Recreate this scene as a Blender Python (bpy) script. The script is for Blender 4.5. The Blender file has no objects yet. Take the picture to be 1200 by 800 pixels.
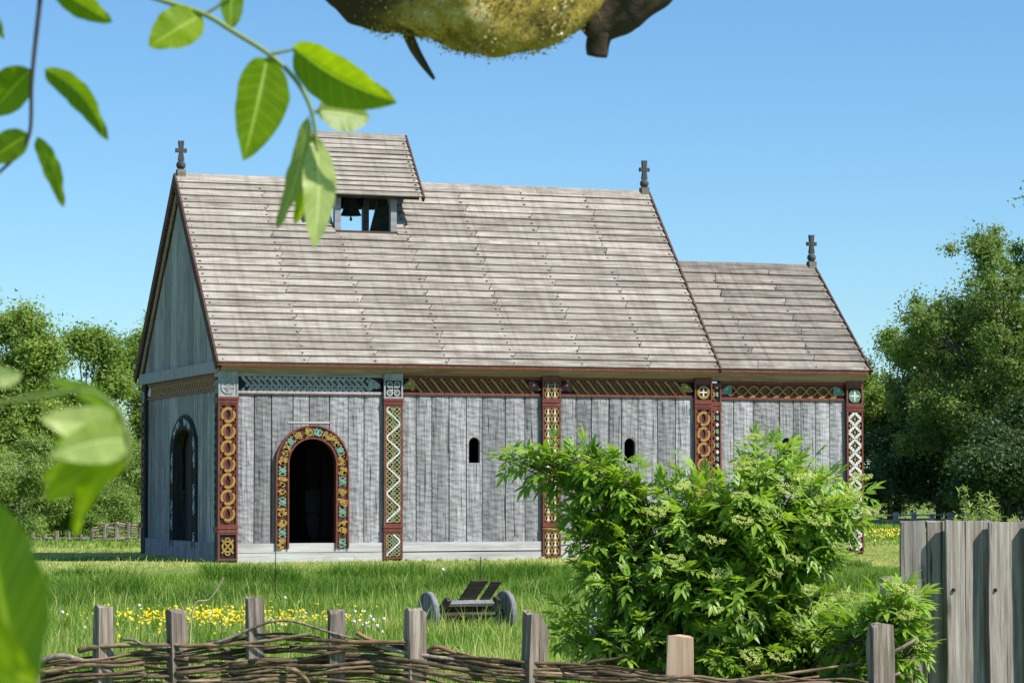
import bpy, bmesh, math, random
import numpy as np
from mathutils import Vector, Matrix
random.seed(7); RNG = np.random.default_rng(7)
S = bpy.context.scene
COL = S.collection

# ------------------------------------------------------------------ camera
F_PX = 3198.62
CAM = np.array([-10.7429, -43.8899, 1.1908]); YAW, PITCH, ROLL = .3472, .0534, -.0012
FW = np.array([math.sin(YAW)*math.cos(PITCH), math.cos(YAW)*math.cos(PITCH), math.sin(PITCH)])
_r = np.array([math.cos(YAW), -math.sin(YAW), 0.0]); _u = np.cross(_r, FW)
RT = _r*math.cos(ROLL)+_u*math.sin(ROLL); UP = -_r*math.sin(ROLL)+_u*math.cos(ROLL)
cd = bpy.data.cameras.new('camera'); cam = bpy.data.objects.new('camera', cd); COL.objects.link(cam)
cam.matrix_world = Matrix(((RT[0], UP[0], -FW[0], CAM[0]), (RT[1], UP[1], -FW[1], CAM[1]), (RT[2], UP[2], -FW[2], CAM[2]), (0, 0, 0, 1)))
cd.sensor_width = 36; cd.lens = F_PX/1200*36; cd.clip_end = 5000; cd.clip_start = .05
cd.dof.use_dof = True; cd.dof.focus_distance = 40; cd.dof.aperture_fstop = cd.lens/2.1
S.camera = cam

# ------------------------------------------------------------------ sky, sun, exposure
SUN = Vector((.90, -1.0, 1.62)).normalized()
w = bpy.data.worlds.new('World'); S.world = w; w.use_nodes = True
nt = w.node_tree; bg = nt.nodes['Background']
sky = nt.nodes.new('ShaderNodeTexSky'); sky.sky_type = 'NISHITA'; sky.sun_disc = False
sky.sun_elevation = math.asin(SUN.z); sky.sun_rotation = math.atan2(SUN.x, SUN.y)
sky.altitude = 0; sky.air_density = 1.0; sky.dust_density = 0; sky.ozone_density = 10
wb = nt.nodes.new('ShaderNodeMixRGB'); wb.blend_type = 'MULTIPLY'; wb.inputs[0].default_value = 1; wb.inputs[2].default_value = (.93, 1.04, 1.0, 1)
nt.links.new(sky.outputs[0], wb.inputs[1]); nt.links.new(wb.outputs[0], bg.inputs[0]); bg.inputs[1].default_value = .107
sd = bpy.data.lights.new('sun', 'SUN'); sd.energy = 5.0; sd.angle = math.radians(.53); sd.color = (1, .955, .88)
sun = bpy.data.objects.new('sun', sd); COL.objects.link(sun)
sun.rotation_euler = (-SUN).to_track_quat('-Z', 'Y').to_euler()
S.view_settings.view_transform = 'Standard'; S.view_settings.look = 'None'
S.view_settings.exposure = .45; S.view_settings.gamma = 1; S.view_settings.use_curve_mapping = False
S.render.engine = 'CYCLES'
S.cycles.max_bounces = 6; S.cycles.transparent_max_bounces = 6; S.cycles.transmission_bounces = 4

def at(u, v, D):
    """a pixel of the photograph at depth D (metres), as a point of the place"""
    return Vector(CAM + D*(FW + RT*(u-600)/F_PX + UP*(400-v)/F_PX))
def px(P):
    d = np.asarray(P, float)-CAM; z = d@FW
    return 600+F_PX*(d@RT)/z, 400-F_PX*(d@UP)/z, z

# ------------------------------------------------------------------ materials
def newmat(name):
    m = bpy.data.materials.new(name); m.use_nodes = True
    n = m.node_tree.nodes; b = n['Principled BSDF']
    return m, n, m.node_tree.links, b
def ramp(n, pts):
    r = n.new('ShaderNodeValToRGB'); e = r.color_ramp.elements
    while len(e) < len(pts): e.new(.5)
    for k, (p, c) in enumerate(pts): e[k].position = p; e[k].color = (*c, 1)
    return r
def wood(name, dark, mid, light, grain='Z', gs=26, rough=.85, tint=.25, adze=0, bump=.25, stain=.35, stainc=(.10, .085, .07), fine=1.0, cracks=0, streak=0):
    """weathered wood: long grain noise, blotches, per-board tint, optional adze scallops"""
    m, n, l, b = newmat(name)
    tc = n.new('ShaderNodeTexCoord'); oi = n.new('ShaderNodeObjectInfo')
    off = n.new('ShaderNodeVectorMath'); off.operation = 'MULTIPLY_ADD'
    comb = n.new('ShaderNodeCombineXYZ')
    for k in range(3): l.new(oi.outputs['Random'], comb.inputs[k])
    l.new(comb.outputs[0], off.inputs[0]); off.inputs[1].default_value = (31, 17, 23); l.new(tc.outputs['Object'], off.inputs[2])
    mp = n.new('ShaderNodeMapping'); s = {'Z': (gs, gs, gs*.045), 'X': (gs*.045, gs, gs)}[grain]
    mp.inputs['Scale'].default_value = s; l.new(off.outputs[0], mp.inputs[0])
    g = n.new('ShaderNodeTexNoise'); g.inputs['Scale'].default_value = 1; g.inputs['Detail'].default_value = 7; g.inputs['Roughness'].default_value = .68
    l.new(mp.outputs[0], g.inputs['Vector'])
    r = ramp(n, [(.3, dark), (.48, mid), (.68, light)]); l.new(g.outputs[0], r.inputs[0])
    bl = n.new('ShaderNodeTexNoise'); bl.inputs['Scale'].default_value = 2.6; bl.inputs['Detail'].default_value = 6; bl.inputs['Roughness'].default_value = .62
    mp2 = n.new('ShaderNodeMapping'); mp2.inputs['Scale'].default_value = {'Z': (1.6, 1.6, .7), 'X': (.6, 1.8, 1.8)}[grain]
    l.new(off.outputs[0], mp2.inputs[0]); l.new(mp2.outputs[0], bl.inputs['Vector'])
    br = ramp(n, [(.48, (0, 0, 0)), (.72, (stain,)*3)]); l.new(bl.outputs[0], br.inputs[0])
    mx = n.new('ShaderNodeMixRGB'); l.new(br.outputs[0], mx.inputs[0]); l.new(r.outputs[0], mx.inputs[1]); mx.inputs[2].default_value = (*stainc, 1)
    if streak:      # dark run-off stains that follow the water down the slope, across the boards
        ms = n.new('ShaderNodeMapping'); ms.inputs['Scale'].default_value = (9.0, .5, .5); l.new(tc.outputs['Object'], ms.inputs[0])
        sn = n.new('ShaderNodeTexNoise'); sn.inputs['Scale'].default_value = 1; sn.inputs['Detail'].default_value = 7; sn.inputs['Roughness'].default_value = .65; l.new(ms.outputs[0], sn.inputs['Vector'])
        sr = ramp(n, [(.46, (0, 0, 0)), (.66, (streak,)*3)]); l.new(sn.outputs[0], sr.inputs[0])
        mx3 = n.new('ShaderNodeMixRGB'); l.new(sr.outputs[0], mx3.inputs[0]); l.new(mx.outputs[0], mx3.inputs[1]); mx3.inputs[2].default_value = (*stainc, 1); mx = mx3
    if cracks:      # long dark drying cracks and knots in the wood itself
        mc = n.new('ShaderNodeMapping'); mc.inputs['Scale'].default_value = {'Z': (34, 34, 1.1), 'X': (1.1, 34, 34)}[grain]; l.new(off.outputs[0], mc.inputs[0])
        cn = n.new('ShaderNodeTexNoise'); cn.inputs['Scale'].default_value = 1; cn.inputs['Detail'].default_value = 3; cn.inputs['Distortion'].default_value = .5; l.new(mc.outputs[0], cn.inputs['Vector'])
        cr = ramp(n, [(.335, (cracks,)*3), (.375, (0, 0, 0))]); l.new(cn.outputs[0], cr.inputs[0])
        mk = n.new('ShaderNodeMapping'); mk.inputs['Scale'].default_value = {'Z': (7, 7, 2.6), 'X': (2.6, 7, 7)}[grain]; l.new(off.outputs[0], mk.inputs[0])
        kv = n.new('ShaderNodeTexVoronoi'); kv.inputs['Scale'].default_value = .8; l.new(mk.outputs[0], kv.inputs['Vector'])
        kr = ramp(n, [(.05, (cracks*.7,)*3), (.13, (0, 0, 0))]); l.new(kv.outputs['Distance'], kr.inputs[0])
        mm = n.new('ShaderNodeMath'); mm.operation = 'MAXIMUM'; l.new(cr.outputs[0], mm.inputs[0]); l.new(kr.outputs[0], mm.inputs[1])
        mx2 = n.new('ShaderNodeMixRGB'); l.new(mm.outputs[0], mx2.inputs[0]); l.new(mx.outputs[0], mx2.inputs[1]); mx2.inputs[2].default_value = (*[x*.35 for x in dark], 1); mx = mx2
    hv = n.new('ShaderNodeMapRange'); hv.inputs['To Min'].default_value = 1-tint; hv.inputs['To Max'].default_value = 1+tint*.6
    l.new(oi.outputs['Random'], hv.inputs[0])
    mu = n.new('ShaderNodeMixRGB'); mu.blend_type = 'MULTIPLY'; mu.inputs[0].default_value = 1
    l.new(mx.outputs[0], mu.inputs[1]); l.new(hv.outputs[0], mu.inputs[2])
    l.new(mu.outputs[0], b.inputs['Base Color']); b.inputs['Roughness'].default_value = rough
    b.inputs['Specular IOR Level'].default_value = .25
    bp = n.new('ShaderNodeBump'); bp.inputs['Strength'].default_value = bump; bp.inputs['Distance'].default_value = .01*fine
    l.new(g.outputs[0], bp.inputs['Height'])
    if adze:
        mp3 = n.new('ShaderNodeMapping'); mp3.inputs['Scale'].default_value = {'Z': (6.0, 6.0, 12.5), 'X': (12.5, 6.0, 6.0)}[grain]
        l.new(off.outputs[0], mp3.inputs[0])
        vo = n.new('ShaderNodeTexVoronoi'); vo.feature = 'F1'; vo.inputs['Scale'].default_value = 1; vo.inputs['Randomness'].default_value = 1
        l.new(mp3.outputs[0], vo.inputs['Vector'])
        b2 = n.new('ShaderNodeBump'); b2.inputs['Strength'].default_value = adze; b2.inputs['Distance'].default_value = .028
        l.new(vo.outputs['Distance'], b2.inputs['Height']); l.new(bp.outputs[0], b2.inputs['Normal']); l.new(b2.outputs[0], b.inputs['Normal'])
    else: l.new(bp.outputs[0], b.inputs['Normal'])
    return m
def paint(name, c, wear=.25, wc=None, rough=.6, scale=14):
    m, n, l, b = newmat(name)
    tc = n.new('ShaderNodeTexCoord'); g = n.new('ShaderNodeTexNoise'); g.inputs['Scale'].default_value = scale; g.inputs['Detail'].default_value = 8; g.inputs['Roughness'].default_value = .7
    mp = n.new('ShaderNodeMapping'); mp.inputs['Scale'].default_value = (1, 1, .4); l.new(tc.outputs['Object'], mp.inputs[0]); l.new(mp.outputs[0], g.inputs['Vector'])
    wc = wc or tuple(x*.55+.05 for x in c)
    r = ramp(n, [(.35, tuple(x*.68 for x in c)), (.5, c), (.58, tuple(min(1, x*1.12) for x in c)), (.66, tuple(c[k]*(1-wear)+wc[k]*wear for k in range(3)))])
    l.new(g.outputs[0], r.inputs[0]); l.new(r.outputs[0], b.inputs['Base Color']); b.inputs['Roughness'].default_value = rough
    b.inputs['Specular IOR Level'].default_value = .3
    bp = n.new('ShaderNodeBump'); bp.inputs['Strength'].default_value = .2; bp.inputs['Distance'].default_value = .006; l.new(g.outputs[0], bp.inputs['Height']); l.new(bp.outputs[0], b.inputs['Normal'])
    return m
def leafmat(name, dark, mid, light, transl=.35, rough=.5, spec=.35, tcol=1.5, nscale=0):
    """leaf: per-leaf colour from the mesh attribute 'v' plus translucency"""
    m, n, l, b = newmat(name)
    a = n.new('ShaderNodeAttribute'); a.attribute_name = 'v'
    src = a.outputs['Fac']
    oi = n.new('ShaderNodeObjectInfo'); ad = n.new('ShaderNodeMath'); ad.operation = 'MULTIPLY_ADD'
    l.new(oi.outputs['Random'], ad.inputs[0]); ad.inputs[1].default_value = .25; l.new(src, ad.inputs[2]); src = ad.outputs[0]
    if nscale:
        tc = n.new('ShaderNodeTexCoord'); g = n.new('ShaderNodeTexNoise'); g.inputs['Scale'].default_value = nscale; g.inputs['Detail'].default_value = 4
        l.new(tc.outputs['Object'], g.inputs['Vector'])
        a2 = n.new('ShaderNodeMath'); a2.operation = 'MULTIPLY_ADD'; l.new(g.outputs[0], a2.inputs[0]); a2.inputs[1].default_value = .5; l.new(src, a2.inputs[2])
        a3 = n.new('ShaderNodeMath'); a3.operation = 'SUBTRACT'; l.new(a2.outputs[0], a3.inputs[0]); a3.inputs[1].default_value = .25; src = a3.outputs[0]
    r = ramp(n, [(.12, dark), (.6, mid), (1.1 if False else 1.0, light)]); l.new(src, r.inputs[0])
    col = r.outputs[0]
    if nscale:      # midrib and side veins, from the leaf's own length and breadth
        def mth(op, a_, b_=None):
            q = n.new('ShaderNodeMath'); q.operation = op
            for k, v_ in enumerate((a_, b_)):
                if v_ is None: continue
                if isinstance(v_, (int, float)): q.inputs[k].default_value = v_
                else: l.new(v_, q.inputs[k])
            return q.outputs[0]
        aq = n.new('ShaderNodeAttribute'); aq.attribute_name = 'vq'; av = n.new('ShaderNodeAttribute'); av.attribute_name = 'vt'
        ab = mth('ABSOLUTE', aq.outputs['Fac'])
        fr_ = mth('FRACT', mth('SUBTRACT', mth('MULTIPLY', av.outputs['Fac'], 9.0), mth('MULTIPLY', ab, 1.5)))
        side = mth('MULTIPLY', mth('LESS_THAN', mth('ABSOLUTE', mth('SUBTRACT', fr_, .5)), .06), .35)
        mid = mth('LESS_THAN', ab, .055)
        vm = mth('MULTIPLY', mth('MAXIMUM', side, mid), .55)
        sv = n.new('ShaderNodeTexVoronoi'); sv.inputs['Scale'].default_value = 170; l.new(tc.outputs['Object'], sv.inputs['Vector'])
        spot = mth('MULTIPLY', mth('LESS_THAN', sv.outputs['Distance'], .16), .55)      # brown leaf spots
        sx_ = n.new('ShaderNodeMixRGB'); l.new(mth('MULTIPLY', spot, mth('GREATER_THAN', g.outputs[0], .56)), sx_.inputs[0]); l.new(col, sx_.inputs[1]); sx_.inputs[2].default_value = (.14, .09, .02, 1); col = sx_.outputs[0]
        vx = n.new('ShaderNodeMixRGB'); l.new(vm, vx.inputs[0]); l.new(col, vx.inputs[1]); vx.inputs[2].default_value = tuple(min(1, c_*1.5+.05) for c_ in light)+(1,); col = vx.outputs[0]
    l.new(col, b.inputs['Base Color']); b.inputs['Roughness'].default_value = rough; b.inputs['Specular IOR Level'].default_value = spec
    t = n.new('ShaderNodeBsdfTranslucent'); mu = n.new('ShaderNodeMixRGB'); mu.blend_type = 'MULTIPLY'; mu.inputs[0].default_value = 1
    l.new(col, mu.inputs[1]); mu.inputs[2].default_value = (tcol*1.05, tcol, tcol*.45, 1); l.new(mu.outputs[0], t.inputs[0])
    ms = n.new('ShaderNodeMixShader'); ms.inputs[0].default_value = transl
    l.new(b.outputs[0], ms.inputs[1]); l.new(t.outputs[0], ms.inputs[2]); l.new(ms.outputs[0], n['Material Output'].inputs[0])
    return m

M = {}
M['stave'] = wood('grey_stave_wood', (.15, .146, .15), (.315, .309, .318), (.455, .447, .457), 'Z', 34, adze=.60, tint=.32, stain=.55, stainc=(.15, .15, .155), cracks=.9)
M['beam'] = wood('grey_beam_wood', (.185, .182, .20), (.31, .31, .34), (.42, .42, .45), 'X', 26, tint=.12)
M['roofboard'] = wood('roof_board_wood', (.15, .126, .104), (.335, .296, .252), (.485, .445, .39), 'X', 38, tint=.24, stain=.7, stainc=(.14, .112, .086), bump=.5, streak=.38)
M['roofboard2'] = wood('chancel_roof_board_wood', (.12, .10, .082), (.25, .22, .186), (.385, .35, .305), 'X', 34, tint=.26, stain=.85, stainc=(.10, .08, .066), bump=.5, streak=.45)
M['soffit'] = wood('soffit_board_wood', (.22, .135, .115), (.39, .245, .215), (.48, .33, .29), 'X', 18, tint=.1, stain=.6, stainc=(.14, .11, .08))
M['sill'] = wood('sill_wood', (.33, .32, .31), (.50, .48, .465), (.62, .60, .585), 'X', 18, tint=.1, stain=.45, stainc=(.22, .21, .19))
M['carvedwood'] = wood('carved_grey_wood', (.24, .24, .245), (.36, .36, .365), (.47, .47, .47), 'Z', 22, tint=.04)
M['bargeboard'] = wood('bargeboard_wood', (.045, .026, .021), (.085, .045, .036), (.14, .085, .07), 'X', 14, tint=.15)
M['darkwood'] = wood('dark_wood', (.018, .016, .015), (.04, .037, .035), (.075, .07, .066), 'Z', 18, tint=.2)
M['cross'] = wood('cross_wood', (.035, .035, .037), (.07, .07, .075), (.12, .12, .125), 'Z', 18, tint=.2)
M['red'] = paint('red_ochre_paint', (.185, .05, .036), .7, (.23, .15, .12))
M['gold'] = paint('yellow_ochre_paint', (.36, .22, .052), .6, (.20, .15, .09))
M['darkred'] = paint('dark_red_recess_paint', (.055, .02, .016), .3)
M['green'] = paint('verdigris_paint', (.17, .31, .225), .6, (.22, .22, .18))
M['white'] = paint('white_paint', (.62, .61, .57), .5, (.35, .33, .30))
M['black'] = paint('black_recess_paint', (.018, .017, .018), .1)
M['iceblue'] = paint('pale_blue_paint', (.36, .47, .50), .3)
M['post'] = wood('split_post_wood', (.085, .066, .053), (.24, .192, .155), (.46, .39, .325), 'Z', 52, cracks=.9, tint=.25, stain=.5, bump=.7, stainc=(.13, .10, .08))
M['newpost'] = wood('fresh_post_wood', (.30, .20, .13), (.43, .30, .21), (.52, .38, .28), 'Z', 30, tint=.1, stain=.2, bump=.4)
M['plank'] = wood('fence_plank_wood', (.125, .102, .086), (.30, .255, .218), (.49, .44, .392), 'Z', 44, tint=.16, stain=.5, bump=.7, stainc=(.20, .18, .165), cracks=.9)
M['withy'] = wood('withy_bark', (.045, .03, .019), (.15, .10, .058), (.36, .26, .165), 'X', 46, tint=.6, stain=.3, bump=.5, stainc=(.10, .11, .075))
M['withyred'] = wood('red_withy_bark', (.12, .06, .035), (.25, .135, .08), (.36, .22, .13), 'X', 34, tint=.2, stain=.3)
M['bark'] = wood('bark', (.03, .026, .022), (.075, .065, .055), (.14, .125, .105), 'Z', 22, tint=.1, bump=.8)
M['cartwood'] = wood('cart_wood', (.018, .015, .012), (.042, .036, .03), (.10, .088, .074), 'X', 24, tint=.25, bump=.5)
M['wheel'] = wood('cart_wheel_wood', (.12, .122, .128), (.20, .204, .21), (.29, .294, .30), 'Z', 20, tint=.1, bump=.5)
M['iron'] = paint('dark_iron', (.03, .03, .032), .2, rough=.5)
M['bronze'] = paint('bell_bronze', (.04, .04, .042), .3, (.10, .085, .05), rough=.45)
M['stone'] = paint('pale_stone', (.30, .285, .255), .4, scale=9)
M['stem'] = leafmat('green_stem', (.16, .22, .05), (.22, .30, .08), (.30, .36, .12), .15)
M['drystem'] = paint('dry_stem', (.42, .36, .24), .2)
M['elderleaf'] = leafmat('elder_leaf', (.08, .165, .016), (.175, .31, .030), (.29, .44, .06), .38, .42, .4, 1.6)
M['elderflower'] = leafmat('elder_flower', (.40, .52, .12), (.56, .66, .19), (.74, .78, .36), .35, .8, .1)
M['treeleaf'] = leafmat('tree_leaf', (.12, .205, .038), (.22, .325, .065), (.34, .43, .12), .48, .5, .3, 1.4)
M['tallleaf'] = leafmat('tall_tree_leaf', (.085, .155, .036), (.155, .24, .058), (.25, .33, .10), .45, .5, .3, 1.4)
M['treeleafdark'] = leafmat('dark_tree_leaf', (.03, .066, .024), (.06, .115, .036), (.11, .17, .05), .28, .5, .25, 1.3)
M['willowleaf'] = leafmat('willow_leaf', (.13, .22, .045), (.22, .33, .075), (.32, .42, .13), .36, .5, .3, 1.4)
M['nearleaf'] = leafmat('near_leaf', (.05, .125, .005), (.15, .265, .006), (.30, .41, .010), .56, .42, .2, 1.75, nscale=60)
M['paleleaf'] = leafmat('pale_young_leaf', (.17, .27, .05), (.38, .48, .13), (.60, .66, .28), .45, .45, .4, 1.4, nscale=60)
M['grass'] = leafmat('grass_blade', (.06, .155, .014), (.205, .36, .045), (.60, .60, .23), .40, .55, .25, 1.35)
M['buttercup'] = leafmat('buttercup_petal', (.60, .42, .006), (.75, .55, .008), (.82, .66, .02), .2, .5, .3, 1)
M['clock'] = paint('dandelion_down', (.72, .72, .70), .1)
def make_ground():
    m, n, l, b = newmat('meadow_ground')
    tc = n.new('ShaderNodeTexCoord')
    g = n.new('ShaderNodeTexNoise'); g.inputs['Scale'].default_value = .55; g.inputs['Detail'].default_value = 8; g.inputs['Roughness'].default_value = .7; l.new(tc.outputs['Object'], g.inputs['Vector'])
    r = ramp(n, [(.36, (.08, .15, .025)), (.5, (.17, .24, .05)), (.62, (.28, .29, .10)), (.75, (.40, .35, .17))]); l.new(g.outputs[0], r.inputs[0])
    h = n.new('ShaderNodeTexNoise'); h.inputs['Scale'].default_value = 25; h.inputs['Detail'].default_value = 6; l.new(tc.outputs['Object'], h.inputs['Vector'])
    mu = n.new('ShaderNodeMixRGB'); mu.blend_type = 'OVERLAY'; mu.inputs[0].default_value = .6; l.new(r.outputs[0], mu.inputs[1]); l.new(h.outputs[0], mu.inputs[2])
    l.new(mu.outputs[0], b.inputs['Base Color']); b.inputs['Roughness'].default_value = .95; b.inputs['Specular IOR Level'].default_value = .1
    bp = n.new('ShaderNodeBump'); bp.inputs['Distance'].default_value = .06; bp.inputs['Strength'].default_value = .7; l.new(h.outputs[0], bp.inputs['Height']); l.new(bp.outputs[0], b.inputs['Normal'])
    return m
M['ground'] = make_ground()
def make_moss():
    m, n, l, b = newmat('mossy_bark')
    tc = n.new('ShaderNodeTexCoord')
    g = n.new('ShaderNodeTexNoise'); g.inputs['Scale'].default_value = 26; g.inputs['Detail'].default_value = 8; g.inputs['Roughness'].default_value = .72; l.new(tc.outputs['Object'], g.inputs['Vector'])
    g2 = n.new('ShaderNodeTexNoise'); g2.inputs['Scale'].default_value = 9; g2.inputs['Detail'].default_value = 5; l.new(tc.outputs['Object'], g2.inputs['Vector'])
    r = ramp(n, [(.34, (.08, .058, .024)), (.43, (.32, .245, .06)), (.53, (.62, .47, .10)), (.65, (.85, .76, .45))]); l.new(g.outputs[0], r.inputs[0])
    r2 = ramp(n, [(.44, (0, 0, 0)), (.54, (1, 1, 1))]); l.new(g2.outputs[0], r2.inputs[0])
    a = n.new('ShaderNodeAttribute'); a.attribute_name = 'v'
    ml = n.new('ShaderNodeMath'); ml.operation = 'MULTIPLY'; ml.use_clamp = True; l.new(r2.outputs[0], ml.inputs[0]); l.new(a.outputs['Fac'], ml.inputs[1])
    ad = n.new('ShaderNodeMath'); ad.operation = 'ADD'; ad.use_clamp = True; l.new(ml.outputs[0], ad.inputs[0])
    am = n.new('ShaderNodeMath'); am.operation = 'SUBTRACT'; am.use_clamp = True; l.new(a.outputs['Fac'], am.inputs[0]); am.inputs[1].default_value = .70; l.new(am.outputs[0], ad.inputs[1])
    mx = n.new('ShaderNodeMixRGB'); l.new(ad.outputs[0], mx.inputs[0]); mx.inputs[1].default_value = (.085, .066, .048, 1); l.new(r.outputs[0], mx.inputs[2])
    l.new(mx.outputs[0], b.inputs['Base Color']); b.inputs['Roughness'].default_value = .95; b.inputs['Specular IOR Level'].default_value = .1
    bp = n.new('ShaderNodeBump'); bp.inputs['Distance'].default_value = .02; bp.inputs['Strength'].default_value = .9; l.new(g.outputs[0], bp.inputs['Height']); l.new(bp.outputs[0], b.inputs['Normal'])
    return m
M['moss'] = make_moss()

# ------------------------------------------------------------------ object helpers
def tag(o, label=None, cat=None, group=None, kind=None):
    if label: o['label'] = label
    if cat: o['category'] = cat
    if group: o['group'] = group
    if kind: o['kind'] = kind
    return o
def thing(name, loc, label, cat, group=None):
    o = bpy.data.objects.new(name, None); COL.objects.link(o); o.location = loc; o.empty_display_size = .2
    return tag(o, label, cat, group)
def link(name, me, parent=None):
    o = bpy.data.objects.new(name, me); COL.objects.link(o)
    if parent is not None:
        o.parent = parent; o.matrix_parent_inverse = Matrix.Translation(parent_origin(parent)).inverted()
    return o
def parent_origin(p):
    v = Vector(p.location)
    if p.parent is not None: v = v  # parts keep their mesh in world metres
    return v
class MB:
    """collects shapes, then links them as one mesh object (coordinates in world metres)"""
    def __init__(s, fr=None): s.v = []; s.f = []; s.m = []; s.fr = fr or (lambda u, w, d: (u, w, d)); s.att = None
    def add(s, vs, fs, mi=0):
        b = len(s.v); s.v += [tuple(s.fr(*p)) for p in vs]; s.f += [tuple(b+i for i in q) for q in fs]; s.m += [mi]*len(fs); return s
    def box(s, u0, u1, w0, w1, d0, d1, mi=0):
        return s.add([(u0, w0, d0), (u1, w0, d0), (u1, w1, d0), (u0, w1, d0), (u0, w0, d1), (u1, w0, d1), (u1, w1, d1), (u0, w1, d1)],
                     [(0, 3, 2, 1), (4, 5, 6, 7), (0, 1, 5, 4), (1, 2, 6, 5), (2, 3, 7, 6), (3, 0, 4, 7)], mi)
    def prism(s, poly, d0, d1, mi=0):
        n = len(poly)
        return s.add([(p[0], p[1], d0) for p in poly]+[(p[0], p[1], d1) for p in poly],
                     [tuple(range(n))[::-1], tuple(range(n, 2*n))]+[(i, (i+1) % n, n+(i+1) % n, n+i) for i in range(n)], mi)
    def ribbon(s, pts, wd, d0, d1, mi=0, closed=False, taper=None):
        n = len(pts); L = []; R = []
        for i, p in enumerate(pts):
            a = pts[(i-1) % n] if closed or i > 0 else p; b = pts[(i+1) % n] if closed or i < n-1 else p
            tx, ty = b[0]-a[0], b[1]-a[1]; q = math.hypot(tx, ty) or 1; h = wd/2*(taper(i/(n-1)) if taper else 1)
            L.append((p[0]-ty/q*h, p[1]+tx/q*h)); R.append((p[0]+ty/q*h, p[1]-tx/q*h))
        vs = [(*q, d1) for q in L]+[(*q, d1) for q in R]+[(*q, d0) for q in L]+[(*q, d0) for q in R]; fs = []
        for i in range(n if closed else n-1):
            j = (i+1) % n
            fs += [(n+i, n+j, j, i), (i, j, 2*n+j, 2*n+i), (n+j, n+i, 3*n+i, 3*n+j)]
        if not closed: fs += [(0, 2*n, 3*n, n), (n-1, 2*n-1, 4*n-1, 3*n-1)]
        return s.add(vs, fs, mi)
    def tube(s, pts, rads, k=6, mi=0, cap=True, att=None):
        """tube along world points (ignores the frame)"""
        P = [Vector(p) for p in pts]; n = len(P); b = len(s.v); nrm = None
        for i in range(n):
            t = (P[min(i+1, n-1)]-P[max(i-1, 0)]).normalized()
            if nrm is None: nrm = t.orthogonal().normalized()
            nrm = (nrm-t*nrm.dot(t)).normalized(); bn = t.cross(nrm)
            r = rads[i] if hasattr(rads, '__len__') else rads
            for j in range(k):
                a = 2*math.pi*j/k; s.v.append(tuple(P[i]+(nrm*math.cos(a)+bn*math.sin(a))*r))
        fs = [(b+i*k+j, b+i*k+(j+1) % k, b+(i+1)*k+(j+1) % k, b+(i+1)*k+j) for i in range(n-1) for j in range(k)]
        if cap: fs += [tuple(b+j for j in range(k))[::-1], tuple(b+(n-1)*k+j for j in range(k))]
        s.f += fs; s.m += [mi]*len(fs); return s
    def mesh(s, name, mats, smooth=False):
        me = bpy.data.meshes.new(name); me.from_pydata(s.v, [], s.f)
        for x in (mats if isinstance(mats, (list, tuple)) else [mats]): me.materials.append(M[x])
        if any(s.m): me.polygons.foreach_set('material_index', s.m)
        bm = bmesh.new(); bm.from_mesh(me); bmesh.ops.recalc_face_normals(bm, faces=bm.faces); bm.to_mesh(me); bm.free()
        if smooth: me.polygons.foreach_set('use_smooth', [True]*len(me.polygons))
        return me
    def build(s, name, mats, parent=None, smooth=False, label=None):
        o = link(name, s.mesh(name, mats, smooth), parent)
        if label: o['label'] = label
        return o
def fast_mesh(name, V, Fc, mat, val=None, smooth=False):
    V = np.ascontiguousarray(V, np.float32); Fc = np.ascontiguousarray(Fc, np.int32); k = Fc.shape[1]
    me = bpy.data.meshes.new(name); me.vertices.add(len(V)); me.vertices.foreach_set('co', V.ravel())
    me.loops.add(Fc.size); me.loops.foreach_set('vertex_index', Fc.ravel())
    me.polygons.add(len(Fc)); me.polygons.foreach_set('loop_start', np.arange(0, Fc.size, k, dtype=np.int32))
    if smooth: me.polygons.foreach_set('use_smooth', np.ones(len(Fc), bool))
    me.materials.append(M[mat])
    if val is not None:
        a = me.attributes.new('v', 'FLOAT', 'POINT'); a.data.foreach_set('value', np.ascontiguousarray(val, np.float32))
    me.update(calc_edges=True); return me
def setv(me, val):
    a = me.attributes.new('v', 'FLOAT', 'POINT'); a.data.foreach_set('value', np.full(len(me.vertices), val, np.float32) if np.isscalar(val) else np.asarray(val, np.float32))

# ------------------------------------------------------------------ ground
def gz(x, y):
    t = np.clip((np.asarray(y, float)+7.6)/5.2, 0, 1); s = t*t*(3-2*t)
    return -.44+.42*s + .03*np.sin(np.asarray(x)*.55+1)*np.sin(np.asarray(y)*.48) - .02
gx = np.concatenate([np.linspace(-1500, -70, 12), np.linspace(-60, 80, 141), np.linspace(95, 1500, 12)])
gy = np.concatenate([np.linspace(-1500, -75, 10), np.linspace(-60, 90, 151), np.linspace(110, 3000, 14)])
GX, GY = np.meshgrid(gx, gy); GZ = gz(GX, GY)
nx = len(gx); ii, jj = np.meshgrid(np.arange(len(gy)-1), np.arange(nx-1), indexing='ij'); q = (ii*nx+jj).ravel()
gm = fast_mesh('ground', np.stack([GX.ravel(), GY.ravel(), GZ.ravel()], 1), np.stack([q, q+1, q+nx+1, q+nx], 1), 'ground', smooth=True)
tag(link('ground', gm), kind='structure')

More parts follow.
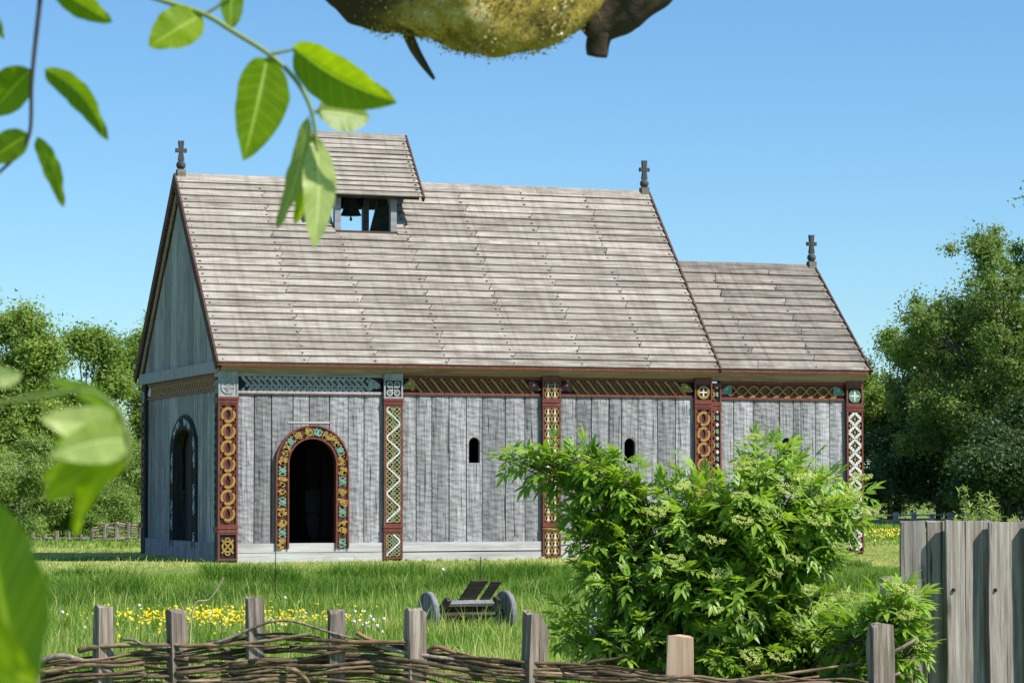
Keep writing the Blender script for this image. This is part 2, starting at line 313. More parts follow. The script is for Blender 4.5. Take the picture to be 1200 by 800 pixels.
# ------------------------------------------------------------------ the church
W, L, HE, HR, OE = 6.06, 8.89, 3.246, 6.659, .1726
BAY, PW = 2.85, .332
YC, XC, HEC, HRC = .924, 12.31, 3.30, 5.369
church = thing('church', (L/2, W/2, 0), 'grey timber stave church with bell turret and carved red posts in the meadow', 'church')
def fr_s(y0): return lambda u, w, d: (u, y0-d, w)              # a wall facing the camera side (south)
def fr_w(x0): return lambda u, w, d: (x0-d, u, w)              # a wall facing left (west)
def fr_n(y0): return lambda u, w, d: (u, y0+d, w)
def fr_e(x0): return lambda u, w, d: (x0+d, u, w)
def part(mb, name, mats, parent=None, **k): return mb.build(name, mats, parent or church, **k)

def circ(cx, cy, r, a0=0, a1=360, n=14): return [(cx+r*math.cos(math.radians(a0+(a1-a0)*i/n)), cy+r*math.sin(math.radians(a0+(a1-a0)*i/n))) for i in range(n+1)]
def ring(mb, cx, cy, r, wd, d0, d1, mi=0, n=14): mb.ribbon(circ(cx, cy, r, 0, 360, n)[:-1], wd, d0, d1, mi, closed=True)
def disc(mb, cx, cy, r, d0, d1, mi=0, n=14): mb.prism(circ(cx, cy, r, 0, 360, n)[:-1], d0, d1, mi)

# --- vertical staves: two hewn facets meeting in a ridge that dies out at both ends
def stave(fr, u0, u1, w0, w1, proud=.022, back=.07, j=0):
    um = u0+(u1-u0)*(.5+random.uniform(-.13, .13)); g = .008; u0 += g; u1 -= g
    t = .10+random.uniform(0, .05); mb = MB(fr)
    um2 = um+random.uniform(-.015, .015)
    f0 = random.uniform(-.004, .004)
    vs = [(u0, w0, f0), (um, w0, f0+.003), (u1, w0, f0), (u0, w1, f0), (um2, w1, f0+.003), (u1, w1, f0), (um, w0+t, proud), (um2, w1-t*1.2, proud),
          (u0, w0, -back), (u1, w0, -back), (u0, w1, -back), (u1, w1, -back)]
    fs = [(0, 1, 6), (1, 2, 6), (0, 6, 7, 3), (6, 2, 5, 7), (3, 7, 4), (4, 7, 5), (8, 10, 11, 9), (0, 3, 10, 8), (2, 9, 11, 5), (0, 8, 9, 2, 1), (3, 4, 5, 11, 10)]
    return mb.add(vs, fs)
def arch_top(u, cu, hw, zs, pointed=0):
    t = max(0., 1-((u-cu)/hw)**2)
    return zs+hw*(1+pointed)*math.sqrt(t)
def cut_stave(fr, u0, u1, w0, w1, cu, hw, zs, pointed=0, back=.07, win0=None):
    """stave cut by an arched doorway (win0 None) or carrying a small arched window hole"""
    mb = MB(fr); g = .008; u0 += g; u1 -= g
    if win0 is None:
        a, b = max(u0, cu-hw), min(u1, cu+hw)
        low = []
        if u0 < cu-hw: low += [(u0, w0), (cu-hw, w0)]
        for k in range(9):
            u = a+(b-a)*k/8; low.append((u, arch_top(u, cu, hw, zs, pointed)))
        if u1 > cu+hw: low += [(cu+hw, w0), (u1, w0)]
        poly = low+[(u1, w1), (u0, w1)]
        n = len(poly)
        bm = bmesh.new()
        lo = [bm.verts.new((p[0], p[1], -back)) for p in poly]; hi = [bm.verts.new((p[0], p[1], .008)) for p in poly]
        for i in range(n):
            jn = (i+1) % n
            if (lo[i].co-lo[jn].co).length > 1e-6: bm.faces.new((lo[i], lo[jn], hi[jn], hi[i]))
        eh = [bm.edges.get((hi[i], hi[(i+1) % n])) or bm.edges.new((hi[i], hi[(i+1) % n])) for i in range(n)]
        bmesh.ops.triangle_fill(bm, edges=[e for e in eh], use_beauty=True)
    else:
        hole = [(cu-hw, win0), (cu+hw, win0)]+[(cu+hw*math.cos(math.pi*k/8), zs+hw*math.sin(math.pi*k/8)) for k in range(9)]
        hole = [hole[0], hole[1]]+hole[2:]
        bm = bmesh.new(); n = len(hole)
        out = [bm.verts.new((*p, .008)) for p in ((u0, w0), (u1, w0), (u1, w1), (u0, w1))]
        hi = [bm.verts.new((*p, .008)) for p in hole]; lo = [bm.verts.new((*p, -back)) for p in hole]
        e = [bm.edges.new((out[i], out[(i+1) % 4])) for i in range(4)]+[bm.edges.new((hi[i], hi[(i+1) % n])) for i in range(n)]
        bmesh.ops.triangle_fill(bm, edges=e, use_beauty=True)
        for i in range(n): bm.faces.new((hi[i], hi[(i+1) % n], lo[(i+1) % n], lo[i]))
        ob = [bm.verts.new((*p, -back)) for p in ((u0, w0), (u1, w0), (u1, w1), (u0, w1))]
        for i in range(4): bm.faces.new((out[i], ob[i], ob[(i+1) % 4], out[(i+1) % 4]))
    bmesh.ops.recalc_face_normals(bm, faces=bm.faces)
    bm.verts.index_update()
    return mb.add([tuple(v.co) for v in bm.verts], [tuple(v.index for v in f.verts) for f in bm.faces])
def stave_wall(fr, u0, u1, w0, w1, n, door=None, win=None):
    ws = [1+random.uniform(-.22, .22) for _ in range(n)]; t = sum(ws); u = u0; es = [u0]
    for x in ws: u += x/t*(u1-u0); es.append(u)
    es[-1] = u1
    if win:    # centre one stave on the window
        k = min(range(n), key=lambda i: abs((es[i]+es[i+1])/2-win[0])); sh = win[0]-(es[k]+es[k+1])/2
        if 0 < k: es[k] += sh
        if k+1 < n: es[k+1] += sh
    for i in range(n):
        a, b = es[i], es[i+1]
        if door and b > door[0]-door[1] and a < door[0]+door[1]: mb = cut_stave(fr, a, b, w0, w1, *door)
        elif win and a < win[0] < b: mb = cut_stave(fr, a, b, w0, w1, win[0], win[1], win[2], win0=win[3])
        else: mb = stave(fr, a, b, w0, w1)
        part(mb, 'wall_stave', 'stave')

WALLY = .085
ZS, ZT = .27, 2.765
fS = fr_s(WALLY)
DOOR = (1.612, .47, 1.60)
stave_wall(fS, PW-.02, BAY+.02, ZS, ZT, 8, door=(DOOR[0], DOOR[1], DOOR[2]))
stave_wall(fS, BAY+PW-.02, 2*BAY+.02, ZS, ZT, 8, win=(4.483, .10, 1.945, 1.61))
stave_wall(fS, 2*BAY+PW-.02, 3*BAY+.02, ZS, ZT, 8, win=(7.345, .105, 1.94, 1.61))
fC = fr_s(YC+WALLY)
stave_wall(fC, L+.25+PW-.03, XC-PW+.02, ZS, ZT, 8, win=(10.80, .10, 1.985, 1.65))
GD = (2.73, .74, 1.83, -.4)                                       # narrow-looking west door, seen at a slant
fW = fr_w(WALLY)                                                    # x = WALLY - d
def fr_west(u, w, d): return (WALLY-d, u, w)
stave_wall(fr_west, PW-.02, W-PW+.02, ZS, 2.80, 18, door=GD)
# plain closing walls never faced by the camera
mb = MB(); mb.box(L-.1, L-.02, PW, W-.05, .0, 3.1); part(mb, 'east_wall', 'stave')
mb = MB(); mb.box(0.1, L-.1, W-.2, W-.1, 0, 3.1); part(mb, 'north_wall', 'stave')
mb = MB(); mb.box(L+.02, XC-.1, W-YC-.2, W-YC-.1, 0, 3.1); mb.box(XC-.2, XC-.1, YC+.35, W-YC-.22, 0, 3.1); part(mb, 'chancel_wall', 'stave')
mb = MB(); mb.box(.3, L-.12, .3, W-.3, .02, .16); part(mb, 'floor', 'darkwood')
# inside: dark posts, a low rail and a painted back partition, just readable through the doorway
for (x, y) in ((2.45, 2.0), (5.2, 2.0), (2.45, 4.0)):
    mb = MB(); P = Vector((x, y, .16))
    mb.tube([P, P+Vector((0, 0, .16)), P+Vector((0, 0, .18)), P+Vector((0, 0, .5)), P+Vector((0, 0, .55)), P+Vector((0, 0, .6)), P+Vector((0, 0, 3.0))], [.26, .24, .2, .15, .2, .14, .135], 14)
    part(mb, 'inner_post', 'darkwood', smooth=True)
mb = MB(); mb.box(.5, 8.5, 4.9, 5.0, .16, 1.15); part(mb, 'inner_dado', 'sill')

# sill beams
for (a, b, f0) in ((PW+.003, BAY-.003, fr_s(.03)), (BAY+PW+.003, 2*BAY-.003, fr_s(.03)), (2*BAY+PW+.003, 3*BAY-.003, fr_s(.03)), (L+.25+PW, XC-PW-.003, fr_s(YC+.03))):
    mb = MB(f0); mb.box(a, b, -.12, .11+random.uniform(-.01, .01), -.12, 0); part(mb, 'sill_beam', 'sill')
    mb = MB(f0); mb.box(a+.004, b-.004, .122, .272, -.12, -.006+random.uniform(-.004, .004)); part(mb, 'sill_beam', 'sill')
mb = MB(fr_w(.03)); mb.box(PW, W-PW, -.12, .275, -.12, 0); part(mb, 'sill_beam', 'stave')
for x in np.arange(3.3, 9.0, .27):
    x += random.uniform(-.08, .08); r = random.uniform(.035, .065)
    me_v = MB(); P = Vector((x, -.09+random.uniform(-.05, .03), -.03))
    n = 7; rings = [(-.9, .45), (-.45, .9), (0.05, 1), (.5, .8), (.85, .4)]
    for zz, rr in rings:
        for k in range(n):
            a = 2*math.pi*k/n; q = rr*random.uniform(.85, 1.12); me_v.v.append((P.x+1.25*r*q*math.cos(a), P.y+r*q*math.sin(a), P.z+zz*r*.8))
    fs = [(i*n+k, i*n+(k+1) % n, (i+1)*n+(k+1) % n, (i+1)*n+k) for i in range(4) for k in range(n)]+[tuple(range(n))[::-1], tuple(4*n+k for k in range(n))]
    me_v.f += fs; me_v.m += [0]*len(fs); part(me_v, 'foundation_stone', 'stone', smooth=True)

# --- carved posts
def frame_panel(mb, u0, u1, w0, w1, st, d, mi=0):
    mb.box(u0, u0+st, w0, w1, -.03, d, mi); mb.box(u1-st, u1, w0, w1, -.03, d, mi)
    mb.box(u0+st, u1-st, w1-st, w1, -.03, d, mi); mb.box(u0+st, u1-st, w0, w0+st, -.03, d, mi)
def carved_post(fr, u0, body, cap, panel, capital, main, base, ztop=3.11, width=PW, zbot=-.12):
    u1 = u0+width
    mb = MB(fr); mb.box(u0+.012, u1-.012, zbot, ztop, -.30, -.032); p = part(mb, 'carved_post', 'darkwood')
    def sub(m, nm, mats, **k): return m.build(nm, mats, p, **k)
    m = MB(fr); m.box(u0, u1, 3.02, ztop, -.3, .0); frame_panel(m, u0, u1, 2.69, 3.018, .028, .0)
    sub(m, 'capital', cap)
    m = MB(fr); m.box(u0+.02, u1-.02, 2.70, 3.01, -.031, -.026); sub(m, 'recess', 'black' if cap != 'carvedwood' else 'carvedwood')
    m = MB(fr); m.box(u0-.008, u1+.008, 2.648, 2.688, -.3, .012); m.box(u0-.003, u1+.003, 2.618, 2.645, -.3, .002); m.box(u0-.008, u1+.008, 2.588, 2.615, -.3, .008); sub(m, 'band', 'red')
    m = MB(fr); frame_panel(m, u0, u1, .56, 2.586, .03, .0); sub(m, 'panel_frame', panel)
    m = MB(fr); m.box(u0+.02, u1-.02, .57, 2.57, -.031, -.026); sub(m, 'recess', 'darkred' if main not in (pan_steps,) else 'black')
    m = MB(fr); m.box(u0-.008, u1+.008, .518, .558, -.3, .01); m.box(u0-.002, u1+.002, .49, .515, -.3, .0); m.box(u0-.008, u1+.008, .456, .487, -.3, .008); sub(m, 'band', 'red')
    m = MB(fr); frame_panel(m, u0, u1, .0, .452, .028, .0); sub(m, 'base_frame', base[0])
    m = MB(fr); m.box(u0+.02, u1-.02, .01, .44, -.031, -.026); sub(m, 'recess', 'bargeboard' if base[0] == 'carvedwood' else 'black')
    capital(fr, u0+.5*width, 2.853, .125, p)
    main(fr, u0+.5*width, .60, 2.555, width/2-.035, p)
    base[1](fr, u0+.5*width, .035, .42, width/2-.035, p)
    return p
# capital ornaments
def cap_cross(fr, cu, cw, r, p):
    m = MB(fr); m.box(cu-r-.006, cu+r+.006, cw-r-.03, cw+r+.03, -.029, -.014); m.build('field', 'carvedwood', p)
    m = MB(fr); ring(m, cu, cw, r-.015, .022, -.014, .0); ring(m, cu, cw, .05, .012, -.014, -.003, n=12)
    m.box(cu-.016, cu+.016, cw-r+.03, cw+r-.03, -.014, -.001); m.box(cu-r+.03, cu-.018, cw-.016, cw+.016, -.014, -.002); m.box(cu+.018, cu+r-.03, cw-.016, cw+.016, -.014, -.002)
    m.build('carved_cross', 'carvedwood', p)
def cap_lobes(fr, cu, cw, r, p):
    m = MB(fr); m.box(cu-r-.01, cu+r+.01, cw-r-.02, cw+r+.02, -.0255, -.022); m.build('field', 'black', p)
    for sx in (-1, 1):
        for sz in (-1, 1):
            m = MB(fr); a, b = cu+sx*.064, cw+sz*.068
            ring(m, a, b, .045, .026, -.022, -.001); disc(m, a-sx*.004, b-sz*.004, .014, -.022, -.003)
            m.ribbon([(cu+sx*.012, cw+sz*.012), (cu+sx*.03, cw+sz*.035)], .024, -.022, -.004)
            m.build('carved_lobe', 'carvedwood', p)
def pawn(m, a, b, s, mi):
    """small white carved figure: head, neck and skirt"""
    disc(m, a, b+s*.55, s*.36, -.026, -.004, mi, 8)
    m.prism([(a-s*.46, b-s*.85), (a+s*.46, b-s*.85), (a+s*.36, b-s*.1), (a+s*.2, b+s*.22), (a-s*.2, b+s*.22), (a-s*.36, b-s*.1)], -.026, -.006, mi)
def cap_rings(fr, cu, cw, r, p):
    for sx in (-1, 1):
        for sz in (-1, 1):
            m = MB(fr); a, b = cu+sx*.062, cw+sz*.068
            ring(m, a, b, .060, .017, -.027, -.002+.002*sx*sz); pawn(m, a, b, .046, 1); m.build('carved_ring', ['gold', 'white'], p)
def cap_goldcross(fr, cu, cw, r, p):
    m = MB(fr); ring(m, cu, cw, .098, .042, -.027, -.002, n=18); m.build('carved_ring', 'gold', p)
    m = MB(fr); m.box(cu-.014, cu+.014, cw-.072, cw+.072, -.027, -.006)
    m.box(cu-.072, cu-.015, cw-.014, cw+.014, -.027, -.007); m.box(cu+.015, cu+.072, cw-.014, cw+.014, -.027, -.007); m.build('carved_cross', 'white', p)
def cap_wheel(fr, cu, cw, r, p):
    m = MB(fr); ring(m, cu, cw, .108, .022, -.027, -.003, n=18)
    for k in range(4):
        a = math.radians(45+90*k); m.ribbon([(cu+.03*math.cos(a), cw+.03*math.sin(a)), (cu+.1*math.cos(a), cw+.1*math.sin(a))], .03, -.027, -.008)
        for s in (-.42, .42): m.ribbon([(cu+.045*math.cos(a+s), cw+.045*math.sin(a+s)), (cu+.1*math.cos(a+s), cw+.1*math.sin(a+s))], .012, -.027, -.010)
    m.build('carved_wheel', 'green', p)
    m = MB(fr); m.box(cu-.015, cu+.015, cw-.09, cw+.09, -.027, -.004); m.box(cu-.09, cu-.016, cw-.015, cw+.015, -.027, -.005); m.box(cu+.016, cu+.09, cw-.015, cw+.015, -.027, -.005)
    m.build('carved_cross', 'white', p)
# long panels
def pan_chain(n, phase=0):
    def f(fr, cu, w0, w1, hw, p, n=n):
        step = (w1-w0-.06)/n; rr = min(hw*.96, step*.52)
        zs = [w0+.03+step*(k+.5) for k in range(n)]
        for s in (1, -1):     # two red strands twisting through the rings
            pts = []
            N = n*10
            for i in range(N+1):
                t = i/N; pts.append((cu+s*hw*.52*math.sin(math.pi*n*t+math.pi/2*0+.0), w0+.02+(w1-w0-.04)*t))
            m = MB(fr); m.ribbon(pts, .058, -.027, -.006 if s > 0 else -.008); m.build('red_strand', 'red', p)
        m = MB(fr)            # red side loops
        for z in zs:
            for s in (1, -1): m.ribbon(circ(cu+s*hw*.52, z+step/2, hw*.42, 90-s*90-62, 90-s*90+62, 6), .022, -.027, -.011)
        m.build('side_loops', 'red', p)
        for z in zs:
            m = MB(fr)
            m.ribbon(circ(cu, z, rr-.018, 58, 218, 9), .040, -.027, -.002); m.ribbon(circ(cu, z, rr-.018, 238, 398, 9), .040, -.027, -.003)
            m.build('gold_ring', 'gold', p)
    return f
def pan_lattice(fr, cu, w0, w1, hw, p):
    n = max(2, round((w1-w0)/.148)); st = (w1-w0)/n
    for k in range(n):
        for s in (-1, 1):
            m = MB(fr); ring(m, cu+s*hw*.5, w0+st*(k+.5), st*.44, .015, -.027, -.010, n=12); m.build('gold_ring', 'gold', p)
    for s in (-1, 1):
        for q in (-1, 1):
            N = n*8; m = MB(fr)
            m.ribbon([(cu+s*hw*.5+q*hw*.44*math.sin(math.pi*n*i/N), w0+.01+(w1-w0-.02)*i/N) for i in range(N+1)], .013, -.027, -.006-.001*q); m.build('green_strand', 'green', p)
            m = MB(fr); m.ribbon([(cu+s*hw*.5+q*hw*.46*math.cos(math.pi*n*i/N), w0+.01+(w1-w0-.02)*i/N) for i in range(N+1)], .013, -.027, -.0085-.001*q); m.build('gold_strand', 'gold', p)
    per = .47; N = int((w1-w0)/.018); pts = []
    for i in range(N+1):
        z = w0+.01+(w1-w0-.02)*i/N; t = ((z-w0-.02)/per) % 1; tri = 1-4*abs(t-.5); tri = max(-.9, min(.9, tri*1.12)); pts.append((cu-hw*.92*tri*-1, z))
    m = MB(fr); m.ribbon(pts, .026, -.027, -.001); m.build('white_strand', 'white', p)
def pan_rings(fr, cu, w0, w1, hw, p):
    n = max(2, round((w1-w0)/.132)); st = (w1-w0)/n
    for k in range(n):
        for s in (-1, 1):
            m = MB(fr); a, b = cu+s*hw*.48, w0+st*(k+.5)
            ring(m, a, b, st*.46, .016, -.027, -.003+.001*s); pawn(m, a, b, .05, 1); m.build('carved_ring', ['gold', 'white'], p)
    for k in range(1, n):
        m = MB(fr); m.prism([(cu, w0+st*k-.018), (cu+.018, w0+st*k), (cu, w0+st*k+.018), (cu-.018, w0+st*k)], -.027, -.008); m.build('red_lozenge', 'red', p)
def pan_steps(fr, cu, w0, w1, hw, p):
    n = max(1, round((w1-w0)/.255)); st = (w1-w0)/n; a = .021
    cells = [(0, 3), (1, 3), (1, 2), (2, 2), (2, 1), (3, 1), (3, 0)]
    for k in range(n):
        c = w0+st*(k+.5); m = MB(fr); done = set(); sw, sh = hw*.97/3.5, st*.5/3.75
        for (i, j) in cells:
            for sx in (-1, 1):
                for sz in (-1, 1):
                    key = (i*sx, j*sz)
                    if key in done: continue
                    done.add(key); x, z = cu+key[0]*sw, c+key[1]*sh
                    m.box(x-sw*.52, x+sw*.52, z-sh*.52, z+sh*.52, -.027, -.004-.0007*((key[0]+key[1]) % 3))
        m.build('stepped_ring', 'white', p)
        m = MB(fr); m.prism([(cu, c-.036), (cu+.026, c), (cu, c+.036), (cu-.026, c)], -.027, -.006); m.build('gold_lozenge', 'gold', p)
        if k:
            m = MB(fr)
            for s in (-1, 1): disc(m, cu+s*hw*.72, c-st/2, .024, -.027, -.006, 0, 8)
            m.build('gold_lozenge', 'gold', p)
    for k in range(1, n):
        m = MB(fr); m.box(cu-.014, cu+.014, w0+st*k-.03, w0+st*k+.03, -.027, -.007); m.build('white_link', 'white', p)
def pan_trellis(fr, cu, w0, w1, hw, p):
    n = max(1, round((w1-w0)/.26)); st = (w1-w0)/n
    for k in range(n):
        c = w0+st*(k+.5)
        for s in (-1, 1):
            m = MB(fr); m.prism([(cu+s*hw*.86, c-.045), (cu+s*hw*.86, c+.045), (cu+s*hw*.5, c+.03), (cu+s*hw*.5, c-.03)], -.027, -.005); m.build('green_tooth', 'green', p)
            m = MB(fr); m.prism([(cu+s*hw*.68, c+st/2-.04), (cu+s*hw*.68+.032, c+st/2), (cu+s*hw*.68, c+st/2+.04), (cu+s*hw*.68-.032, c+st/2)], -.027, -.005); m.build('white_lozenge', 'white', p)
        m = MB(fr); m.ribbon([(cu-hw*.35, c-st/2), (cu+hw*.3, c), (cu-hw*.35, c+st/2)], .03, -.027, -.008); m.build('gold_strand', 'gold', p)
        m = MB(fr); m.ribbon([(cu+hw*.4, c-st/2), (cu-hw*.25, c), (cu+hw*.4, c+st/2)], .03, -.027, -.006); m.build('red_strand', 'red', p)
def base_knot(colr='carvedwood'):
    def f(fr, cu, w0, w1, hw, p):
        c = (w0+w1)/2; m = MB(fr)
        m.ribbon(circ(cu, c, hw*.66, 0, 360, 18)[:-1], .03, -.027, -.006, closed=True)
        for s in (-1, 1): m.ribbon([(cu-hw*.75, c-s*.11), (cu+hw*.75, c+s*.11)], .028, -.027, -.004-.001*s)
        m.ribbon(circ(cu, c+.10, .04, -10, 190, 8), .022, -.027, -.008); m.ribbon(circ(cu, c-.10, .04, 170, 370, 8), .022, -.027, -.008)
        m.build('carved_knot', colr, p)
    return f
fp = fr_s(0)
carved_post(fp, 0, 'red', 'carvedwood', 'red', cap_cross, pan_chain(7), ('red', base_knot('gold')))
carved_post(fp, BAY, 'red', 'carvedwood', 'red', cap_lobes, pan_lattice, ('red', pan_lattice))
carved_post(fp, 2*BAY, 'red', 'red', 'red', cap_rings, pan_rings, ('red', pan_rings))
carved_post(fp, 3*BAY, 'red', 'red', 'red', cap_goldcross, pan_chain(7), ('red', base_knot('gold')))
carved_post(fr_s(YC), L+.25, 'red', 'red', 'red', lambda fr, cu, cw, r, p: pan_trellis(fr, cu, cw-.13, cw+.13, r, p), pan_trellis, ('red', pan_trellis), ztop=3.06)
carved_post(fr_s(YC), XC-PW, 'red', 'red', 'red', cap_wheel, pan_steps, ('red', pan_steps), ztop=3.12)
# the two corner posts as they show on the west gable: a carved toothed edge
def west_edge(y0, y1, mats):
    fr = fr_w(0); mb = MB(fr); mb.box(y0, y1, -.12, 3.09, -.28, -.02); p = part(mb, 'corner_edge', mats[0])
    m = MB(fr); m.box(y0, y1, 2.588, 2.688, -.02, .01); m.box(y0, y1, .456, .558, -.02, .01); m.build('band', 'red', p)
    c = (y0+y1)/2
    k = 0; z = .62
    while z < 2.5:
        for s in (-1, 1):
            m = MB(fr); m.box(c+s*.075-.045, c+s*.075+.045, z+(.07 if s > 0 else 0), z+.075+(.07 if s > 0 else 0), -.02, -.001); m.build('carved_tooth', mats[1], p)
        z += .145; k += 1
    m = MB(fr); ring(m, c, 2.86, .10, .03, -.02, -.002); m.box(c-.014, c+.014, 2.79, 2.93, -.02, -.004); m.build('carved_cross', mats[2], p)
west_edge(.034, .30, ('stave', 'darkwood', 'carvedwood'))
west_edge(W-.33, W, ('darkwood', 'red', 'carvedwood'))

# --- friezes between the posts
def frieze(fr, u0, u1, cols, style, z0=2.755, z1=3.085):
    """cols: lip, rope a, rope b"""
    mb = MB(fr); mb.box(u0, u1, z0, z1, -.17, -.058); p = part(mb, 'frieze', 'red' if style == 'knot' else 'black')
    m = MB(fr); m.box(u0, u1, z1-.05, z1, -.05, -.012); m.build('upper_lip', cols[0] if style != 'weave' else 'beam', p)
    m = MB(fr); m.box(u0, u1, z0, z0+.04, -.05, -.004); m.build('lower_lip', cols[3], p)
    if style == 'weave': m = MB(fr); m.box(u0, u1, z0-.018, z0-.002, -.05, -.006); m.build('lower_line', 'red', p)
    a, b = z0+.045, z1-.055; h = b-a; e = .20
    ub, ue = u0+e, u1-e
    if style == 'rope':
        n = round((ue-ub)/.092)
        st = (ue-ub)/n
        for k in range(n):
            c = ub+st*(k+.5); col = cols[1] if k % 2 == 0 else cols[2]
            m = MB(fr); m.ribbon([(c-.125, b-.012), (c-.10, b-.006), (c-.04, (a+b)/2+.05), (c+.04, (a+b)/2-.05), (c+.10, a+.006), (c+.125, a+.012)], (.030 if z0 == 2.80 else .044) if k % 2 == 0 else .052, -.058, -.020-.006*(k % 2)); m.build('rope_strand', col, p)
    elif style == 'weave':
        n = round((ue-ub)/.105); st = (u1-u0-.40)/n
        for k in range(n):
            c = u0+.13+st*(k+.5); q = .11
            m = MB(fr); m.ribbon([(c-q, b), (c+q, a)], .050, -.058, -.026)
            m.ribbon([(c-q, a), (c-q*.62, a+h*.19)], .044, -.058, -.018); m.ribbon([(c-q*.42, a+h*.29), (c+q*.15, a+h*.575)], .044, -.058, -.017); m.ribbon([(c+q*.38, a+h*.69), (c+q, b)], .044, -.058, -.018)
            m.build('weave_strand', cols[1], p)
    else:
        n = round((ue-ub)/.23); st = (ue-ub)/n
        for q, col in ((1, cols[1]), (-1, cols[1])):
            N = n*8; m = MB(fr); m.ribbon([(ub+(ue-ub)*i/N, (a+b)/2+q*h*.36*math.cos(math.pi*n*i/N)) for i in range(N+1)], .027, -.058, -.022-.003*q); m.build('rope_strand', col, p)
        for k in range(n):
            m = MB(fr); c = ub+st*(k+.5); m.prism([(c-.05, (a+b)/2), (c, a+.04), (c+.05, (a+b)/2), (c, b-.04)], -.058, -.05); m.build('dark_lozenge', 'black', p)
            m = MB(fr); m.ribbon([(c+.03, a+.0), (c+.10, a+.012), (c+.14, a)], .022, -.058, -.02); m.build('gold_tip', cols[1], p)
    def head(u, s, col, eye='white'):
        m = MB(fr); zc = (a+b)/2
        m.prism([(u+s*.0, zc-.095), (u+s*.05, zc-.055), (u+s*.10, zc-.07), (u+s*.15, zc-.03), (u+s*.165, zc+.0), (u+s*.12, zc+.035), (u+s*.07, zc+.075), (u+s*.02, zc+.095), (u-s*.04, zc+.09), (u-s*.05, zc-.06)], -.058, -.018)
        m.build('beast_head', col, p)
        m = MB(fr); disc(m, u+s*.055, zc+.03, .019, -.03, -.012, 0, 8); m.prism([(u+s*.13, zc-.07), (u+s*.185, zc-.035), (u+s*.15, zc-.03)], -.05, -.014); m.build('beast_eye', eye, p)
    if style == 'rope': head(u0+.18, -1, cols[4]); head(u1-.18, 1, cols[5])
    elif style == 'weave': head(u1-.2, 1, cols[1], cols[1])
    else: head(u0+.18, -1, 'green'); head(u1-.18, 1, 'green')
    return p
fq = fr_s(.045)
frieze(fq, PW+.01, BAY-.01, ('beam', 'carvedwood', 'carvedwood', 'carvedwood'), 'weave')
frieze(fq, BAY+PW+.01, 2*BAY-.01, ('red', 'gold', 'red', 'red', 'gold', 'red'), 'rope')
frieze(fq, 2*BAY+PW+.01, 3*BAY-.01, ('red', 'gold', 'red', 'red', 'red', 'gold'), 'rope')
frieze(fr_s(YC+.045), L+.25+PW+.01, XC-PW-.01, ('red', 'gold', 'red', 'red'), 'knot', 2.765, 3.095)
frieze(fr_w(.045), PW+.0, W-PW-.01, ('red', 'gold', 'red', 'red', 'red', 'white'), 'rope', 2.80, 3.09)

# --- doorways
def arch_band(fr, cu, hw, zs, w0, wd, pointed, d0, d1, n=16):
    pin = [(cu-hw, w0), (cu-hw, (w0+zs)/2)]+[(cu-hw*math.cos(math.pi*k/n), zs+hw*(1+pointed)*math.sin(math.pi*k/n)) for k in range(n+1)]+[(cu+hw, (w0+zs)/2), (cu+hw, w0)]
    return pin
def doorway(fr, cu, hi, ho, zs, w0, pointed, cols, d1, mats, ngroups):
    mid = (hi+ho)/2; wd = ho-hi
    def path(h, n=18): return arch_band(fr, cu, h, zs, w0, wd, pointed, 0, 0, n)
    mb = MB(fr); mb.ribbon(path(mid), wd, -.12, d1); p = part(mb, 'door_frame', mats[0])
    for h in (hi+.012, ho-.012):
        m = MB(fr); m.ribbon(path(h), .026, d1-.05, d1+.022); m.build('frame_rim', mats[1], p)
    # length along the arch for placing ornament
    P = path(mid, 30); seg = [math.hypot(P[i+1][0]-P[i][0], P[i+1][1]-P[i][1]) for i in range(len(P)-1)]; T = sum(seg)
    def pos(t, off):
        s = max(0, min(.9999, t))*T; i = 0
        while s > seg[i] and i < len(seg)-1: s -= seg[i]; i += 1
        f = s/seg[i]; x = P[i][0]+(P[i+1][0]-P[i][0])*f; z = P[i][1]+(P[i+1][1]-P[i][1])*f
        tx, tz = (P[i+1][0]-P[i][0])/seg[i], (P[i+1][1]-P[i][1])/seg[i]
        return (x-tz*off, z+tx*off)
    hwid = wd/2-.04
    for g in range(ngroups):
        t0 = (g+.5)/ngroups; col = cols[g % len(cols)]; dt = .5/ngroups; ph = random.uniform(0, 6); m = MB(fr)
        if col in ('gold', 'goldleaf'):
            for k in range(5):       # leafy scroll: fat tapering lobes
                a0 = random.uniform(-1, 1); tt = t0+random.uniform(-.75, .75)*dt
                pts = [pos(tt+dt*.38*(i/6-.5)*random.choice((1, 1, -1)), hwid*max(-1, min(1, a0*.7+.75*math.sin(ph+k*1.9+i*.55)))) for i in range(7)]
                pts.sort(key=lambda q: 0)
                m.ribbon(pts, .066, d1-.01, d1+.010+.002*k, taper=lambda q: .35+.75*math.sin(math.pi*min(1, q+.08)))
            m.build('gold_scroll', 'gold', p)
        else:
            for q in (1, -1):
                pts = [pos(t0+dt*.92*(2*i/14-1), q*hwid*.8*math.sin(ph+i*.62)) for i in range(15)]
                m.ribbon(pts, .022, d1-.01, d1+.012+.003*q, taper=lambda q2: .6+.5*math.sin(math.pi*q2))
            tt = t0-dt*.2; m.ribbon([pos(tt, -hwid*.7), pos(tt+dt*.3, hwid*.3), pos(tt+dt*.7, hwid*.6)], .05, d1-.01, d1+.018, taper=lambda q2: 1.1-.7*q2)
            m.build('green_strand' if col == 'green' else 'pale_strand', col, p)
    N = 60; m = MB(fr)
    for q in (1, -1): m.ribbon([pos(i/N, q*hwid*.75*math.sin(i*.9)) for i in range(N+1)], .02, d1-.01, d1+.006+.002*q)
    m.build('ground_strand', 'red', p)
    return p
doorway(fr_s(WALLY), DOOR[0], .405, .632, DOOR[2], .185, 0, ('gold', 'green', 'gold'), .062, ('darkred', 'red'), 26)
